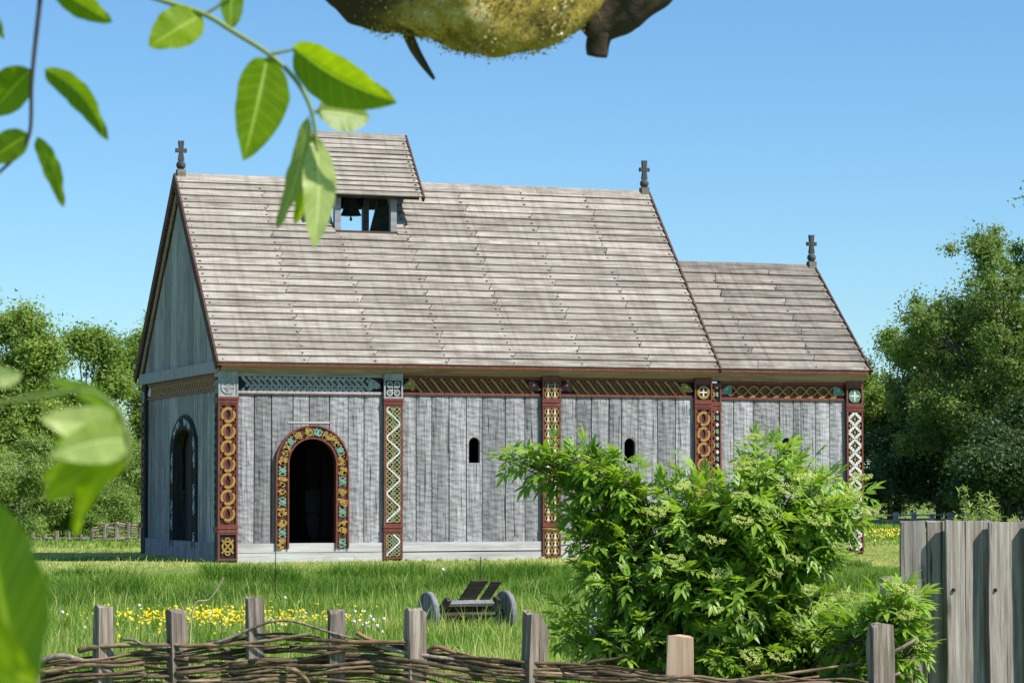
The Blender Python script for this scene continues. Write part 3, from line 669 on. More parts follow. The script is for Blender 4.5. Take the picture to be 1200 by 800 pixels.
doorway(fr_w(WALLY), GD[0], .72, .97, GD[2], .17, -.4, ('iceblue', 'darkwood', 'iceblue'), .04, ('darkwood', 'darkwood'), 20)
mb = MB(fr_w(WALLY))
for k in range(6): mb.box(GD[0]-.75+k*.25, GD[0]-.75+k*.25+.243, .16, 2.5, -.2, -.16-.004*(k % 2))
part(mb, 'west_door_leaf', 'darkwood')
mb = MB(fS); mb.box(1.20, 1.92, 2.262, 2.29, -.02, .017); part(mb, 'door_lintel_strip', 'sill')
mb = MB(fS); mb.box(1.18, 2.04, .13, .20, -.3, -.01); part(mb, 'door_step', 'darkwood')

# --- soffits, wall plates, tie beam, gable boards
def soffit(x0, x1, ya, za, yb, zb, n):
    e = np.linspace(x0, x1, n+1)
    for i in range(n):
        mb = MB(); a, b = e[i]+.002, e[i+1]-.002; t = .03
        mb.add([(a, ya, za), (b, ya, za), (b, yb, zb), (a, yb, zb), (a, ya+.01, za+t), (b, ya+.01, za+t), (b, yb+.03, zb+t), (a, yb+.03, zb+t)],
               [(0, 1, 2, 3), (4, 7, 6, 5), (0, 4, 5, 1), (1, 5, 6, 2), (2, 6, 7, 3), (3, 7, 4, 0)])
        part(mb, 'soffit_board', 'soffit')
soffit(.02, L+.03, -OE+.012, HE-.03, .05, 3.085, 3)
soffit(L+.06, XC+.03, YC-OE+.012, HEC-.035, YC+.05, 3.095, 1)
mb = MB(); mb.box(.1, L-.1, .06, .3, 3.09, 3.3); mb.box(L+.03, XC-.1, YC+.08, YC+.3, 3.1, 3.35); part(mb, 'wall_plate', 'beam')
mb = MB(fr_w(0)); mb.box(.02, W-.02, 3.095, 3.285, -.2, .035); part(mb, 'tie_beam', 'beam')
sl = (HR-HE)/(W/2+OE)
n = 13; ye = np.linspace(.10, W-.10, n+1)
for i in range(n):
    a, b = ye[i]+.003, ye[i+1]-.003; f = lambda y: HE+(min(y, W-y)+OE)*sl-.10
    poly = [(a, 3.28), (b, 3.28), (b, f(b))]+([(W/2, f(W/2))] if a < W/2 < b else [])+[(a, f(a))]
    mb = MB(fr_w(.0)); mb.prism(poly, -.12, -.03+random.uniform(-.006, .006)); part(mb, 'gable_board', 'stave')
mb = MB(fr_e(L)); mb.prism([(.1, 3.1), (W-.1, 3.1), (W/2, HR-.15)], -.1, -.02); part(mb, 'east_gable', 'stave')

# --- roofs
def slope_frame(y0, z0, y1, z1):
    Lg = math.hypot(y1-y0, z1-z0); ey, ez = (y1-y0)/Lg, (z1-z0)/Lg
    return Lg, (lambda u, s, d: (u, y0+ey*s-ez*d*(1 if y1 > y0 else -1), z0+ez*s+abs(ey)*d))
PEGS = MB()
def board_roof(x0f, x1f, y0, z0, y1, z1, n, mat, lines, hole=None, parent=None, pegs=True, jit=.12):
    """lapped horizontal boards; each runs between scarfed joints that sit on the rafter lines"""
    Lg, fr = slope_frame(y0, z0, y1, z1); ws = [1+random.uniform(-jit, jit) for _ in range(n)]; t = sum(ws); s = 0
    par = parent or church
    for i in range(n):
        e = ws[i]/t*Lg; s0, s1 = s, s+e; s = s1
        x0, x1 = x0f(s0), x1f(s0)
        cuts = [c+.02*math.sin(i*1.7) + (.05*(s0/Lg) if False else 0)+random.uniform(-.03, .03) for k, c in enumerate(lines) if ((k+i) % 2 == 0 and random.random() < .8) or random.random() < .06]
        cuts = sorted(c for c in cuts if x0+.5 < c < x1-.5)
        segs = list(zip([x0]+cuts, cuts+[x1]))
        for (a, b) in segs:
            pieces = [(a, b)]
            if hole and s1 > hole[2]-.01 and b > hole[0] and a < hole[1]:
                pieces = [q for q in ((a, hole[0]), (hole[1], b)) if q[1]-q[0] > .1]
            for (p0, p1) in pieces:
                sk0 = .12 if p0 in cuts else 0; sk1 = .12 if p1 in cuts else 0
                sk0 = min(sk0, (p1-p0)*.4)
                mb = MB(fr); g = .0025; th = .036+random.uniform(-.005, .006); lap = .03; gj = .009
                a0, a1 = p0+(gj if sk0 else g), p0+sk0+(gj if sk0 else g); b0, b1 = p1-g, p1+sk1-g
                top = s1+lap; warp = random.uniform(-.003, .003)
                s0_ = s0; s0 = s0+random.uniform(-.007, .007); sb = s0+random.uniform(-.006, .006)
                vs = [(a0, s0, th), (b0, sb, th+warp), (b1, top, .006), (a1, top, .006), (a0, s0, th-.034), (b0, sb, th-.034), (b1, top, -.022), (a1, top, -.022)]
                mb.add(vs, [(0, 1, 2, 3), (4, 7, 6, 5), (0, 4, 5, 1), (1, 5, 6, 2), (2, 6, 7, 3), (3, 7, 4, 0)])
                mb.build('roof_board', mat, par); s0 = s0_
        if pegs:
            for c in [x0+.07]+list(lines)+[x1-.07]:
                if not (x0 < c < x1) or (hole and hole[0]-.05 < c < hole[1]+.05 and s1 > hole[2]): continue
                if random.random() < .12: continue
                v = [fr(c+random.uniform(-.02, .02)+dx*.015, s0+.055+ds*.015, .038) for dx, ds in ((-1, -1), (1, -1), (1, 1), (-1, 1))]
                bb = len(PEGS.v); PEGS.v += [tuple(q) for q in v]; PEGS.f.append((bb, bb+1, bb+2, bb+3)); PEGS.m.append(0)
    return Lg, fr
GL, GR = .05, .05
RL = math.hypot(W/2+OE, HR-HE)
# well under the bell turret: roof cut away above z = 5.70 between the turret posts
TX0, TX1, TZ = 2.60, 3.74, 5.70
hs = (TZ-HE)/(HR-HE)*RL
rl = [1.42+1.235*k for k in range(6)]
board_roof(lambda s: -GL, lambda s: L+GR, -OE, HE, W/2, HR, 27, 'roofboard', rl, hole=(TX0, TX1, hs))
board_roof(lambda s: L+GR+.02, lambda s: XC+.05, YC-OE, HEC, W/2, HRC, 14, 'roofboard2', [10.1, 11.3], jit=.3)
def rear_roof(x0, x1, y0, z0, z1, mat, hole=None):
    Lg, fr = slope_frame(y0, z0, W/2, z1); mb = MB(fr)
    if hole: mb.box(x0, hole[0], 0, Lg, -.03, .02); mb.box(hole[1], x1, 0, Lg, -.03, .02); mb.box(hole[0], hole[1], 0, hole[2], -.03, .02)
    else: mb.box(x0, x1, 0, Lg, -.03, .02)
    part(mb, 'rear_roof_slope', mat)
rear_roof(-GL, L+GR, W+OE, HE, HR, 'roofboard', (TX0, TX1, hs))
rear_roof(L+GR+.02, XC+.05, W-YC+OE, HEC, HRC, 'roofboard2')
# under-roof lining, so that no light leaks between the laps
for (x0, x1, y0, z0, z1, hole) in ((0.02, L-.02, -OE+.02, HE-.02, HR-.045, 1), (L+.1, XC-.02, YC-OE+.02, HEC-.02, HRC-.045, 0)):
    for sgn in (0, 1):
        ya = y0 if sgn == 0 else W-y0; Lg, fr = slope_frame(ya, z0, W/2, z1); mb = MB(fr)
        if hole: mb.box(x0, TX0-.01, .05, Lg, -.07, -.035); mb.box(TX1+.01, x1, .05, Lg, -.07, -.035); mb.box(TX0-.01, TX1+.01, .05, hs-.05, -.07, -.035)
        else: mb.box(x0, x1, .05, Lg, -.07, -.035)
        part(mb, 'roof_lining', 'darkwood')
# ridge boards
def ridge(x0, x1, z, mat, n, parent=None, gap=None, y=W/2, hw=.115):
    e = np.linspace(x0, x1, n+1)
    for i in range(n):
        for (a, b) in ([(e[i], e[i+1])] if not gap or e[i+1] < gap[0] or e[i] > gap[1] else [(e[i], gap[0]), (gap[1], e[i+1])]):
            if b-a < .05: continue
            mb = MB(); t = .035; q = sl*.97
            mb.add([(a+.003, y-hw, z-hw*q+.055), (a+.003, y, z+.06), (a+.003, y+hw, z-hw*q+.055), (b-.003, y-hw, z-hw*q+.055), (b-.003, y, z+.06), (b-.003, y+hw, z-hw*q+.055),
                    (a+.003, y-hw, z-hw*q+.02), (a+.003, y, z+.02), (a+.003, y+hw, z-hw*q+.02), (b-.003, y-hw, z-hw*q+.02), (b-.003, y, z+.02), (b-.003, y+hw, z-hw*q+.02)],
                   [(0, 3, 4, 1), (1, 4, 5, 2), (0, 6, 9, 3), (2, 5, 11, 8), (6, 7, 10, 9), (7, 8, 11, 10), (0, 1, 7, 6), (1, 2, 8, 7), (3, 9, 10, 4), (4, 10, 11, 5)])
            mb.build('ridge_board', mat, parent or church)
ridge(-GL-.01, L+GR, HR, 'roofboard', 4, gap=(TX0, TX1))
ridge(L+GR+.02, XC+.06, HRC, 'roofboard2', 1)
# verges (bargeboards)
def verge(x, y0, z0, z1, out, w=.17, name='bargeboard', parent=None, yr=W/2, mats='bargeboard', th=.035, lift=.045, both=True):
    for sgn in ((0, 1) if both else (0,)):
        ya = y0 if sgn == 0 else 2*yr-y0; Lg, fr = slope_frame(ya, z0, yr, z1); mb = MB(fr)
        k = .0 if sgn == 0 else .002
        a, b = (x-th, x) if out < 0 else (x, x+th)
        mb.box(a-k, b+k, -.03, Lg+.02, lift-w, lift)
        mb.build(name, mats, parent or church)
verge(-GL, -OE, HE, HR, -1)
verge(L+GR+.001, -OE, HE, HR, 1, w=.11, lift=.05)
verge(XC+.051, YC-OE, HEC, HRC, 1, w=.12, lift=.05)
mb = MB(); mb.box(-GL-.03, L+GR, -OE-.014, -OE+.012, HE-.045, HE-.012); mb.box(L+GR+.04, XC+.05, YC-OE-.014, YC-OE+.012, HEC-.05, HEC-.014); part(mb, 'eave_edge', 'red')
# second gable rafter line under the verge
for sgn in (0, 1):
    ya = -OE if sgn == 0 else W+OE; Lg, fr = slope_frame(ya, HE, W/2, HR); mb = MB(fr); mb.box(-.028-.002*sgn, -.002, .0, Lg-.1, -.24, -.13); part(mb, 'gable_rafter', 'soffit')

# --- ridge crosses
def cross(x, z):
    c = Vector((x, W/2, z)); mb = MB()
    mb.box(c.x-.075, c.x+.075, c.y-.07, c.y+.07, c.z-.06, c.z+.07); p = part(mb, 'ridge_cross', 'roofboard2')
    m = MB(); n = 9
    m.tube([c+Vector((0, 0, .06+.085-.085*math.cos(math.pi*k/n))) for k in range(n+1)], [max(.012, .085*math.sin(math.pi*k/n)) for k in range(n+1)], 14)
    m.build('ball', 'cross', p, smooth=True)
    m = MB(); zz = c.z+.215
    def tap(w0, w1, za, zb, t0=.035, t1=.035): m.add([(c.x-w0, c.y-t0, za), (c.x+w0, c.y-t0, za), (c.x+w0, c.y+t0, za), (c.x-w0, c.y+t0, za), (c.x-w1, c.y-t1, zb), (c.x+w1, c.y-t1, zb), (c.x+w1, c.y+t1, zb), (c.x-w1, c.y+t1, zb)],
               [(0, 3, 2, 1), (4, 5, 6, 7), (0, 1, 5, 4), (1, 2, 6, 5), (2, 3, 7, 6), (3, 0, 4, 7)])
    tap(.028, .028, zz-.02, zz+.012, .028, .028); tap(.055, .032, zz+.012, zz+.155); tap(.032, .05, zz+.157, zz+.36)
    m.box(c.x-.098, c.x-.034, c.y-.033, c.y+.033, zz+.155, zz+.225); m.box(c.x+.034, c.x+.098, c.y-.033, c.y+.033, zz+.155, zz+.225)
    m.build('cross_arms', 'cross', p)
cross(.045, HR+.05); cross(L-.02, HR+.05); cross(XC+.01, HRC+.05)

# --- bell turret
mb = MB()
mb.box(TX0+.0, TX1-.0, 2.10, 2.20, TZ-.04, TZ+.01); tur = part(mb, 'bell_turret', 'bargeboard')
def tsub(m, nm, mats, **k): return m.build(nm, mats, tur, **k)
TE, TER, TRZ = 1.98, 6.31, 7.52
for (x0, x1) in ((2.60, 2.71), (3.63, 3.74)):
    for (y0, y1) in ((2.13, 2.24), (W-2.24, W-2.13)):
        m = MB(); m.box(x0, x1, y0, y1, TZ+.01, 6.46); tsub(m, 'turret_post', 'beam')
for y in (2.13, W-2.24):
    m = MB(); m.box(2.715, 3.625, y+.01, y+.10, 6.32, 6.44); tsub(m, 'turret_beam', 'darkwood')
m = MB(); m.box(2.3, 4.15, W/2-.06, W/2+.06, 6.52, 6.64); tsub(m, 'bell_beam', 'darkwood')
m = MB(); m.box(TX0, TX1, 2.1, W-2.1, TZ-.12, TZ-.045); tsub(m, 'well_floor', 'darkwood')
for xx in (TX0-.03, TX1+.0):      # cheek boards where the main roof is cut
    for k in range(5):
        za, zb = TZ+k*.19, min(TZ+(k+1)*.19-.008, HR-.02); ya = 2.13+(za-TZ)/sl; yb = 2.13+(zb-TZ)/sl
        m = MB(); m.add([(xx, ya+.02, za), (xx, W-ya-.02, za), (xx, W-yb-.02, zb), (xx, yb+.02, zb), (xx+.03, ya+.02, za), (xx+.03, W-ya-.02, za), (xx+.03, W-yb-.02, zb), (xx+.03, yb+.02, zb)],
                        [(0, 1, 2, 3), (4, 7, 6, 5), (0, 4, 5, 1), (1, 5, 6, 2), (2, 6, 7, 3), (3, 7, 4, 0)]); tsub(m, 'cheek_board', 'darkwood')
board_roof(lambda s: 2.34, lambda s: 4.17, TE, TER, W/2, TRZ, 13, 'roofboard', [2.42, 4.09], parent=tur, jit=.08)
Lg, fr = slope_frame(W-TE, TER, W/2, TRZ); m = MB(fr); m.box(2.34, 4.17, 0, Lg, -.03, .02); tsub(m, 'turret_rear_slope', 'roofboard')
for sgn in (0, 1):
    ya = TE if sgn == 0 else W-TE; Lg, fr = slope_frame(ya+(.02 if sgn == 0 else -.02), TER, W/2, TRZ-.04); m = MB(fr); m.box(2.38, 4.13, .02, Lg, -.06, -.03); tsub(m, 'turret_lining', 'darkwood')
verge(2.338, TE, TER, TRZ, -1, w=.13, parent=tur); verge(4.172, TE, TER, TRZ, 1, w=.10, parent=tur)
ridge(2.33, 4.18, TRZ-.01, 'roofboard', 1, parent=tur, hw=.09)
for x in (2.36, 4.12):
    m = MB(fr_w(x) if False else (lambda u, w_, d, x=x: (x-d, u, w_))); m.prism([(TE+.25, TER+.22), (W-TE-.25, TER+.22), (W/2, TRZ-.1)], -.03, 0); tsub(m, 'turret_gable', 'darkwood')
o = PEGS.build('roof_peg', 'iron', church); o['kind'] = 'stuff'
# the bell
bell = thing('bell', (3.16, W/2, 6.18), 'small dark bell hanging in the open turret above the church roof', 'bell')
mb = MB(); bz = 6.07
prof = [(.205, 0), (.19, .012), (.165, .05), (.14, .12), (.128, .22), (.12, .29), (.10, .33), (.05, .35), (.02, .352)]
mb.tube([(3.16, W/2, bz+z) for r, z in prof], [r*.98 for r, z in prof], 18); mb.build('bell_body', 'bronze', bell, smooth=True)
mb = MB(); mb.tube([(3.16, W/2, bz+.34), (3.16, W/2, 6.53)], .025, 8); mb.build('bell_yoke', 'iron', bell)
mb = MB(); mb.tube([(3.16, W/2, bz+.2), (3.16, W/2, bz-.03), (3.16, W/2, bz-.05), (3.16, W/2, bz-.085), (3.16, W/2, bz-.10)], [.012, .012, .024, .026, .01], 8); mb.build('clapper', 'iron', bell)

# ------------------------------------------------------------------ vegetation builders
def quads(C0, A, B, fold=0.0):
    """rhombic leaves: centre C0, half axes A (length) and B (width)"""
    N = len(C0); V = np.stack([C0-A, C0+B-A*.1, C0+A, C0-B-A*.1], 1).reshape(-1, 3); F0 = np.arange(N*4).reshape(N, 4); return V, F0
def unit(v): return v/np.maximum(np.linalg.norm(v, axis=1, keepdims=True), 1e-9)
def leaf_cloud(centres, radii, n_per, size, rng, up=.5, aspect=.5, hang=0, soft=0):
    """leaves scattered in the outer part of many small clumps"""
    cs = np.repeat(centres, n_per, 0); rs = np.repeat(radii, n_per)
    d = unit(rng.normal(size=(len(cs), 3))); rr = np.minimum(np.abs(rng.normal(size=len(cs)))*soft, 1.35)+.1 if soft else rng.random(len(cs))**.45
    d[:, 2] *= .8
    C0 = cs+d*(rs*rr)[:, None]
    nrm = unit(d*.6+rng.normal(size=(len(cs), 3))*.55+np.array([0, 0, up]))
    a = unit(np.cross(nrm, rng.normal(size=(len(cs), 3)))); 
    if hang: a = unit(a+np.array([0, 0, -hang])); 
    b = unit(np.cross(nrm, a)); s = size*rng.uniform(.6, 1.35, len(cs))
    if soft: V = np.stack([C0-a*s[:, None], C0+a*(s*.3)[:, None]+b*(s*aspect*1.3)[:, None], C0+a*s[:, None]-b*(s*aspect*.5)[:, None]], 1).reshape(-1, 3); F0 = np.arange(len(V)).reshape(-1, 3)
    else: V, F0 = quads(C0, a*s[:, None], b*(s*aspect)[:, None])
    cl = np.repeat(rng.uniform(0, .45, len(centres)), n_per)
    val = np.repeat(np.clip(cl+rng.uniform(.0, .5, len(cs)), 0, 1), 3 if soft else 4)
    return V, F0, val
def make_tree(name, base, height, rx, ry, label, seed, leaf='treeleaf', nclump=170, n_per=120, size=.085, trunk_h=.28, clump_r=.62, cat='tree', group=None, aspect=.55, hang=0, low=.18, stems=1, skew=(0, 0), lean_gaps=.25):
    rng = np.random.default_rng(seed); rnd = random.Random(seed)
    t = thing(name, base, label, cat, group)
    B = Vector(base); cz = height*(low+1)/2; hz = height*(1-low)/2
    # clump centres: limbs grow to lobes, lobes carry clumps
    nl = max(8, nclump//9); lobes = []
    for k in range(nl):
        for _ in range(40):
            d = rng.normal(size=3); d /= np.linalg.norm(d); rr = .95*rng.random()**.5
            wz = 1-.12*max(0, d[2]*rr)
            p = np.array([d[0]*rx*rr*wz+skew[0]*(d[2]*.5+.5), d[1]*ry*rr*wz+skew[1]*(d[2]*.5+.5), cz+d[2]*hz*rr])
            if all(np.linalg.norm((p-q)/np.array([rx, ry, hz])) > .24 for q in lobes): break
        lobes.append(p)
    cen = []; rad = []
    for p in lobes:
        for k in range(9):
            d = rng.normal(size=3)*np.array([rx, ry, hz*.6])*.11; cen.append(p+d); rad.append(clump_r*rng.uniform(.55, 1.35))
    cen = np.array(cen); rad = np.array(rad)
    cen[:, 2] = np.maximum(cen[:, 2], rad*.8)
    V, F0, val = leaf_cloud(cen, rad, int(n_per*1.75), size*.78, rng, aspect=aspect, hang=hang, soft=.6)
    V = V+np.array(base)
    o = link('crown', fast_mesh('crown', V, F0, leaf, val), t)
    mb = MB()
    for s in range(stems):
        bx = rnd.uniform(-.25, .25)*(stems > 1); by = rnd.uniform(-.25, .25)*(stems > 1)
        top = B+Vector((skew[0]*.4+bx*3, skew[1]*.4+by*3, height*.7)); b0 = B+Vector((bx, by, -.1)); r0 = height*.014/math.sqrt(stems)
        pts = [b0.lerp(top, k/7)+Vector((rnd.uniform(-.07, .07), rnd.uniform(-.07, .07), 0))*(height*.08) for k in range(8)]
        mb.tube(pts, [r0*(1.25-.95*k/7) for k in range(8)], 8)
    mb.build('trunk', 'bark', t, smooth=True)
    mb = MB()
    for p in lobes:
        e = B+Vector(p); h = max(.16, min(.62, (p[2]/height)*.62)); s0 = B+Vector((skew[0]*.4*h/.7, skew[1]*.4*h/.7, height*h)); mid = s0.lerp(e, .5)+Vector((0, 0, -.03*height))
        r0 = height*.0055; mb.tube([s0, s0.lerp(mid, .5), mid, mid.lerp(e, .5)+Vector((0, 0, .01*height)), e], [r0, r0*.85, r0*.65, r0*.45, r0*.2], 5)
        for k in range(4):
            q = e+Vector(rng.normal(size=3)*np.array([rx, ry, hz])*.09); mb.tube([mid.lerp(e, .4), mid.lerp(q, .6), q], [r0*.4, r0*.25, r0*.1], 4)
    mb.build('limb', 'bark', t)
    return t
def gpt(u, D):
    p = at(u, 400, D); return Vector((p.x, p.y, float(gz(p.x, p.y))))

# left background trees
make_tree('broadleaf_tree', gpt(14, 72), 6.6, 1.55, 1.8, 'tall bright green tree at the far left edge beyond the meadow', 11, nclump=230, n_per=165, size=.078, clump_r=.48, low=.05)
make_tree('broadleaf_tree', gpt(100, 80), 6.1, 1.9, 1.9, 'rounded green tree behind the meadow between the leftmost tree and the church', 12, nclump=230, n_per=165, size=.08, clump_r=.5, low=.05)
make_tree('broadleaf_tree', gpt(172, 84), 7.0, 1.3, 1.7, 'green tree rising just behind the rear left corner of the church', 13, nclump=180, n_per=150, size=.078, clump_r=.46, low=.05)
make_tree('broadleaf_tree', gpt(-75, 76), 7.2, 2.0, 2.0, 'green tree growing outside the left edge of the view', 14, nclump=130, n_per=110, size=.08, low=.1)
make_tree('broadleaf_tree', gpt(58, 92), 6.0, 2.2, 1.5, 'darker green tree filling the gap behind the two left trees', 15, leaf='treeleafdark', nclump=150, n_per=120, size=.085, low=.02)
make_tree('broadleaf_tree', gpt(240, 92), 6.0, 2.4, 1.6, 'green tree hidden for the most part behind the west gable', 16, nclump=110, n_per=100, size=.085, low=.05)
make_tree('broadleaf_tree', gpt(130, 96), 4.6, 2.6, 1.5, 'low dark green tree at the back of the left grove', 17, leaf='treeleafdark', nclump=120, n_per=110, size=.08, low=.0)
for k, (u, D, h, r, lab) in enumerate(((20, 66, 2.75, 1.5, 'pale green willow bush at the far left in front of the trees'), (88, 68, 2.4, 1.4, 'pale green willow bush in the middle of the left bushes'), (146, 70, 2.6, 1.0, 'pale green willow bush beside the rear corner of the church'), (-55, 67, 3.0, 1.6, 'pale green willow bush outside the left edge'))):
    make_tree('willow_bush', gpt(u, D), h, r, 1.1, lab, 30+k, leaf='willowleaf', nclump=190, n_per=160, size=.075, clump_r=.33, cat='bush', aspect=.24, low=.0, stems=4, trunk_h=.1, hang=.3, group='willow bushes left of the church')
# right background trees
make_tree('tall_tree', gpt(1178, 88), 10.0, 3.7, 3.0, 'largest tree at the right edge with a feathery crown against the sky', 41, leaf='tallleaf', nclump=520, n_per=140, size=.085, clump_r=.5, low=.06)
make_tree('tall_tree', gpt(1238, 92), 11.6, 3.0, 3.0, 'very tall tree growing outside the right edge of the view', 42, leaf='tallleaf', nclump=200, n_per=110, size=.11, low=.05)
for k, (u, D, h, r, lab) in enumerate(((1420, 92, 8.5, 2.8, 'green tree standing well outside the right edge, nearest of the outer trees'), (1560, 98, 7.0, 3.0, 'green tree standing farthest outside the right edge'), (-190, 78, 6.4, 2.2, 'green tree standing well outside the left edge'), (-330, 82, 7.2, 2.6, 'green tree standing farthest outside the left edge'), (420, 105, 4.6, 2.6, 'low tree hidden behind the middle of the nave'), (700, 110, 4.6, 2.8, 'low tree hidden behind the chancel end of the nave'))):
    make_tree('outer_tree', gpt(u, D), h, r, r, lab, 60+k, nclump=120, n_per=60, size=.13, clump_r=.6, low=.05)
make_tree('small_tree', gpt(1042, 98), 7.2, 1.5, 1.5, 'small light green tree just right of the chancel', 43, nclump=200, n_per=140, size=.08, clump_r=.45, low=.03)
make_tree('small_tree', gpt(985, 104), 6.2, 1.6, 1.5, 'green tree partly hidden behind the chancel roof', 44, nclump=100, n_per=110, size=.08)
make_tree('tall_tree', gpt(1112, 93), 8.3, 1.9, 2.2, 'middle tree of the right grove, standing left of the largest feathery tree', 49, leaf='tallleaf', nclump=300, n_per=130, size=.085, clump_r=.5, low=.05)
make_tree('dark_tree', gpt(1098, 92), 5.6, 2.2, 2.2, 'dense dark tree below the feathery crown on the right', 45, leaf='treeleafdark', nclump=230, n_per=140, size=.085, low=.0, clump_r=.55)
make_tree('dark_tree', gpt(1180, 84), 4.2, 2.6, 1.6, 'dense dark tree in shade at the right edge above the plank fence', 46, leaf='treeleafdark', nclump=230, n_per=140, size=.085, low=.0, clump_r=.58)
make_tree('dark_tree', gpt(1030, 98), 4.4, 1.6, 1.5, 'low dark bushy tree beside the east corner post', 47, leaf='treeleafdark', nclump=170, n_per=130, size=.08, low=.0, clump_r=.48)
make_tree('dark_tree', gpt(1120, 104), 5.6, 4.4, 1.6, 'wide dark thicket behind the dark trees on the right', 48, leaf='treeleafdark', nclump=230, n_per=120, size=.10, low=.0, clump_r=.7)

# ------------------------------------------------------------------ far fences
def tube_path(pts, n): 
    out = []
    P = [Vector(p) for p in pts]
    for i in range(len(P)-1):
        p0, p1, p2, p3 = P[max(i-1, 0)], P[i], P[i+1], P[min(i+2, len(P)-1)]
        for k in range(n):
            t = k/n; out.append(.5*((2*p1)+(p2-p0)*t+(2*p0-5*p1+4*p2-p3)*t*t+(3*p1-p0-3*p2+p3)*t**3))
    out.append(P[-1]); return out
t = thing('wattle_fence', gpt(125, 62), 'low far wattle fence with short posts under the willow bushes', 'fence')
for k in range(10):
    u = 40+k*14; b = gpt(u, 62); mb = MB(); h = random.uniform(.16, .28)*(1 if u < 110 else 1.8); mb.tube([b-Vector((0, 0, .1)), b+Vector((0, 0, h))], .045, 6); mb.build('post', 'post', t)
for k in range(9):
    mb = MB(); u0 = 30+random.uniform(0, 60) if k < 4 else 108+random.uniform(0, 14); pts = [gpt(u0+(168-u0)*i/5, 61.97+.06*(i % 2))+Vector((0, 0, (.03+k*.022 if k < 4 else .06+k*.042)+random.uniform(-.03, .03))) for i in range(6)]; mb.tube(tube_path(pts, 2), .022, 5); mb.build('withy', 'post', t)
t = thing('rail_fence', gpt(1060, 90), 'far low post and rail fence before the dark trees at the right', 'fence')
for k in range(14):
    b = gpt(985+k*21, 90); mb = MB(); mb.box(b.x-.06, b.x+.06, b.y-.06, b.y+.06, b.z-.1, b.z+.40+random.uniform(-.05, .05)); mb.build('post', 'sill', t)
for h in (.14, .30):
    a, b = gpt(985, 90), gpt(1258, 90); mb = MB(); mb.tube([a.lerp(b, i/6)+Vector((0, -.07, h+random.uniform(-.02, .02))) for i in range(7)], .022, 5); mb.build('rail', 'sill', t)

# ------------------------------------------------------------------ grass
def grass(name, n, sample, label, hfun, wfun, vfun, seed, bend=.35):
    rng = np.random.default_rng(seed); x, y = sample(rng, n); z = gz(x, y)
    D = (x-CAM[0])*FW[0]+(y-CAM[1])*FW[1]
    h = hfun(x, y, rng)*rng.uniform(.55, 1.2, n); wd = wfun(D)*rng.uniform(.7, 1.3, n)
    a = rng.uniform(0, 2*np.pi, n); f = np.stack([np.cos(a), np.sin(a), 0*a], 1)
    b2 = rng.uniform(-1.25, 1.25, n)+YAW; side = np.stack([np.cos(b2), -np.sin(b2), 0*b2], 1)*wd[:, None]/2
    base = np.stack([x, y, z-.02], 1); be = rng.uniform(.05, 1, n)[:, None]*bend*h[:, None]
    up = np.array([0, 0, 1.0])
    mid = base+up*h[:, None]*.55+f*be*.3; tip = base+up*(h*(1-.25*bend))[:, None]+f*be
    V = np.stack([base-side, base+side, mid-side*.8, mid+side*.8, tip], 1).reshape(-1, 3)
    i0 = np.arange(n)*5; F0 = np.concatenate([np.stack([i0, i0+1, i0+3], 1), np.stack([i0, i0+3, i0+2], 1), np.stack([i0+2, i0+3, i0+4], 1)])
    val = np.repeat(vfun(x, y, rng, n), 5)
    o = link(name, fast_mesh(name, V, F0, 'grass', val)); return tag(o, label, 'grass', kind='stuff')
def wedge(D0, D1, margin=150, power=1.0):
    def s(rng, n):
        D = np.sqrt(rng.random(n)*(D1**2-D0**2)+D0**2) if power == 1 else D0+(D1-D0)*rng.random(n)
        u = rng.uniform(-margin, 1200+margin, n); l = D*(u-600)/F_PX
        return CAM[0]+FW[0]*D+RT[0]*l, CAM[1]+FW[1]*D+RT[1]*l
    return s
def clipchurch(s):
    def g(rng, n):
        x, y = s(rng, int(n*1.6)); k = ~((x > -.05) & (x < XC) & (y > -.06) & (y < W)) ; k &= ~((x > L) & (x < XC+.1) & (y > YC-.1) & (y < W)) | True
        x, y = x[k], y[k]; return x[:n], y[:n]
    return g
def patch(x, y, s=1.0): return .5+.5*np.sin(x*1.3*s+.7*np.sin(y*1.1*s))*np.sin(y*1.7*s+1.3*np.sin(x*.8*s))
def band(s, y0, y1):
    def g(rng, n):
        X = np.zeros(0); Y = np.zeros(0)
        while len(X) < n:
            x, y = s(rng, n*2); k = (y > y0+.4*np.sin(x*.9)) & (y < y1+.35*np.sin(x*1.4+1)); X = np.r_[X, x[k]]; Y = np.r_[Y, y[k]]
        return X[:n], Y[:n]
    return g
grass('meadow_grass', 190000, band(wedge(20, 43), -50, -6.6), 'pale fresh meadow grass between the wattle fence and the bank', lambda x, y, r: .14+.16*patch(x, y)+.24*(r.random(len(x)) < .06), lambda D: .006+.0001*D, lambda x, y, r, n: np.clip(.26+.46*patch(x, y, .55)-.22*(patch(x+7, y, 2.3) > .78)+.18*(patch(x, y+5, 1.7) > .8)+r.uniform(-.30, .34, n)+.4*(r.random(n) < .08), 0, 1), 1, bend=.5)
grass('tall_grass', 110000, band(wedge(33, 46), -9.0, -3.7), 'tall dark lush grass along the bank in front of the church', lambda x, y, r: (.15+.12*patch(x, y, .8)+.24*(patch(x, y*1.3, 1.25) > .6))*np.clip((-3.3-y)/1.6, .2, 1)*np.clip((y+9.4)/1.5, .3, 1), lambda D: .010+0*D, lambda x, y, r, n: np.clip(.20-.26*(patch(x, y*1.3, 1.25) > .6)+.22*patch(x, y, .8)+r.uniform(-.2, .26, n)+.5*(r.random(n) < .04), 0, 1), 2, bend=.7)
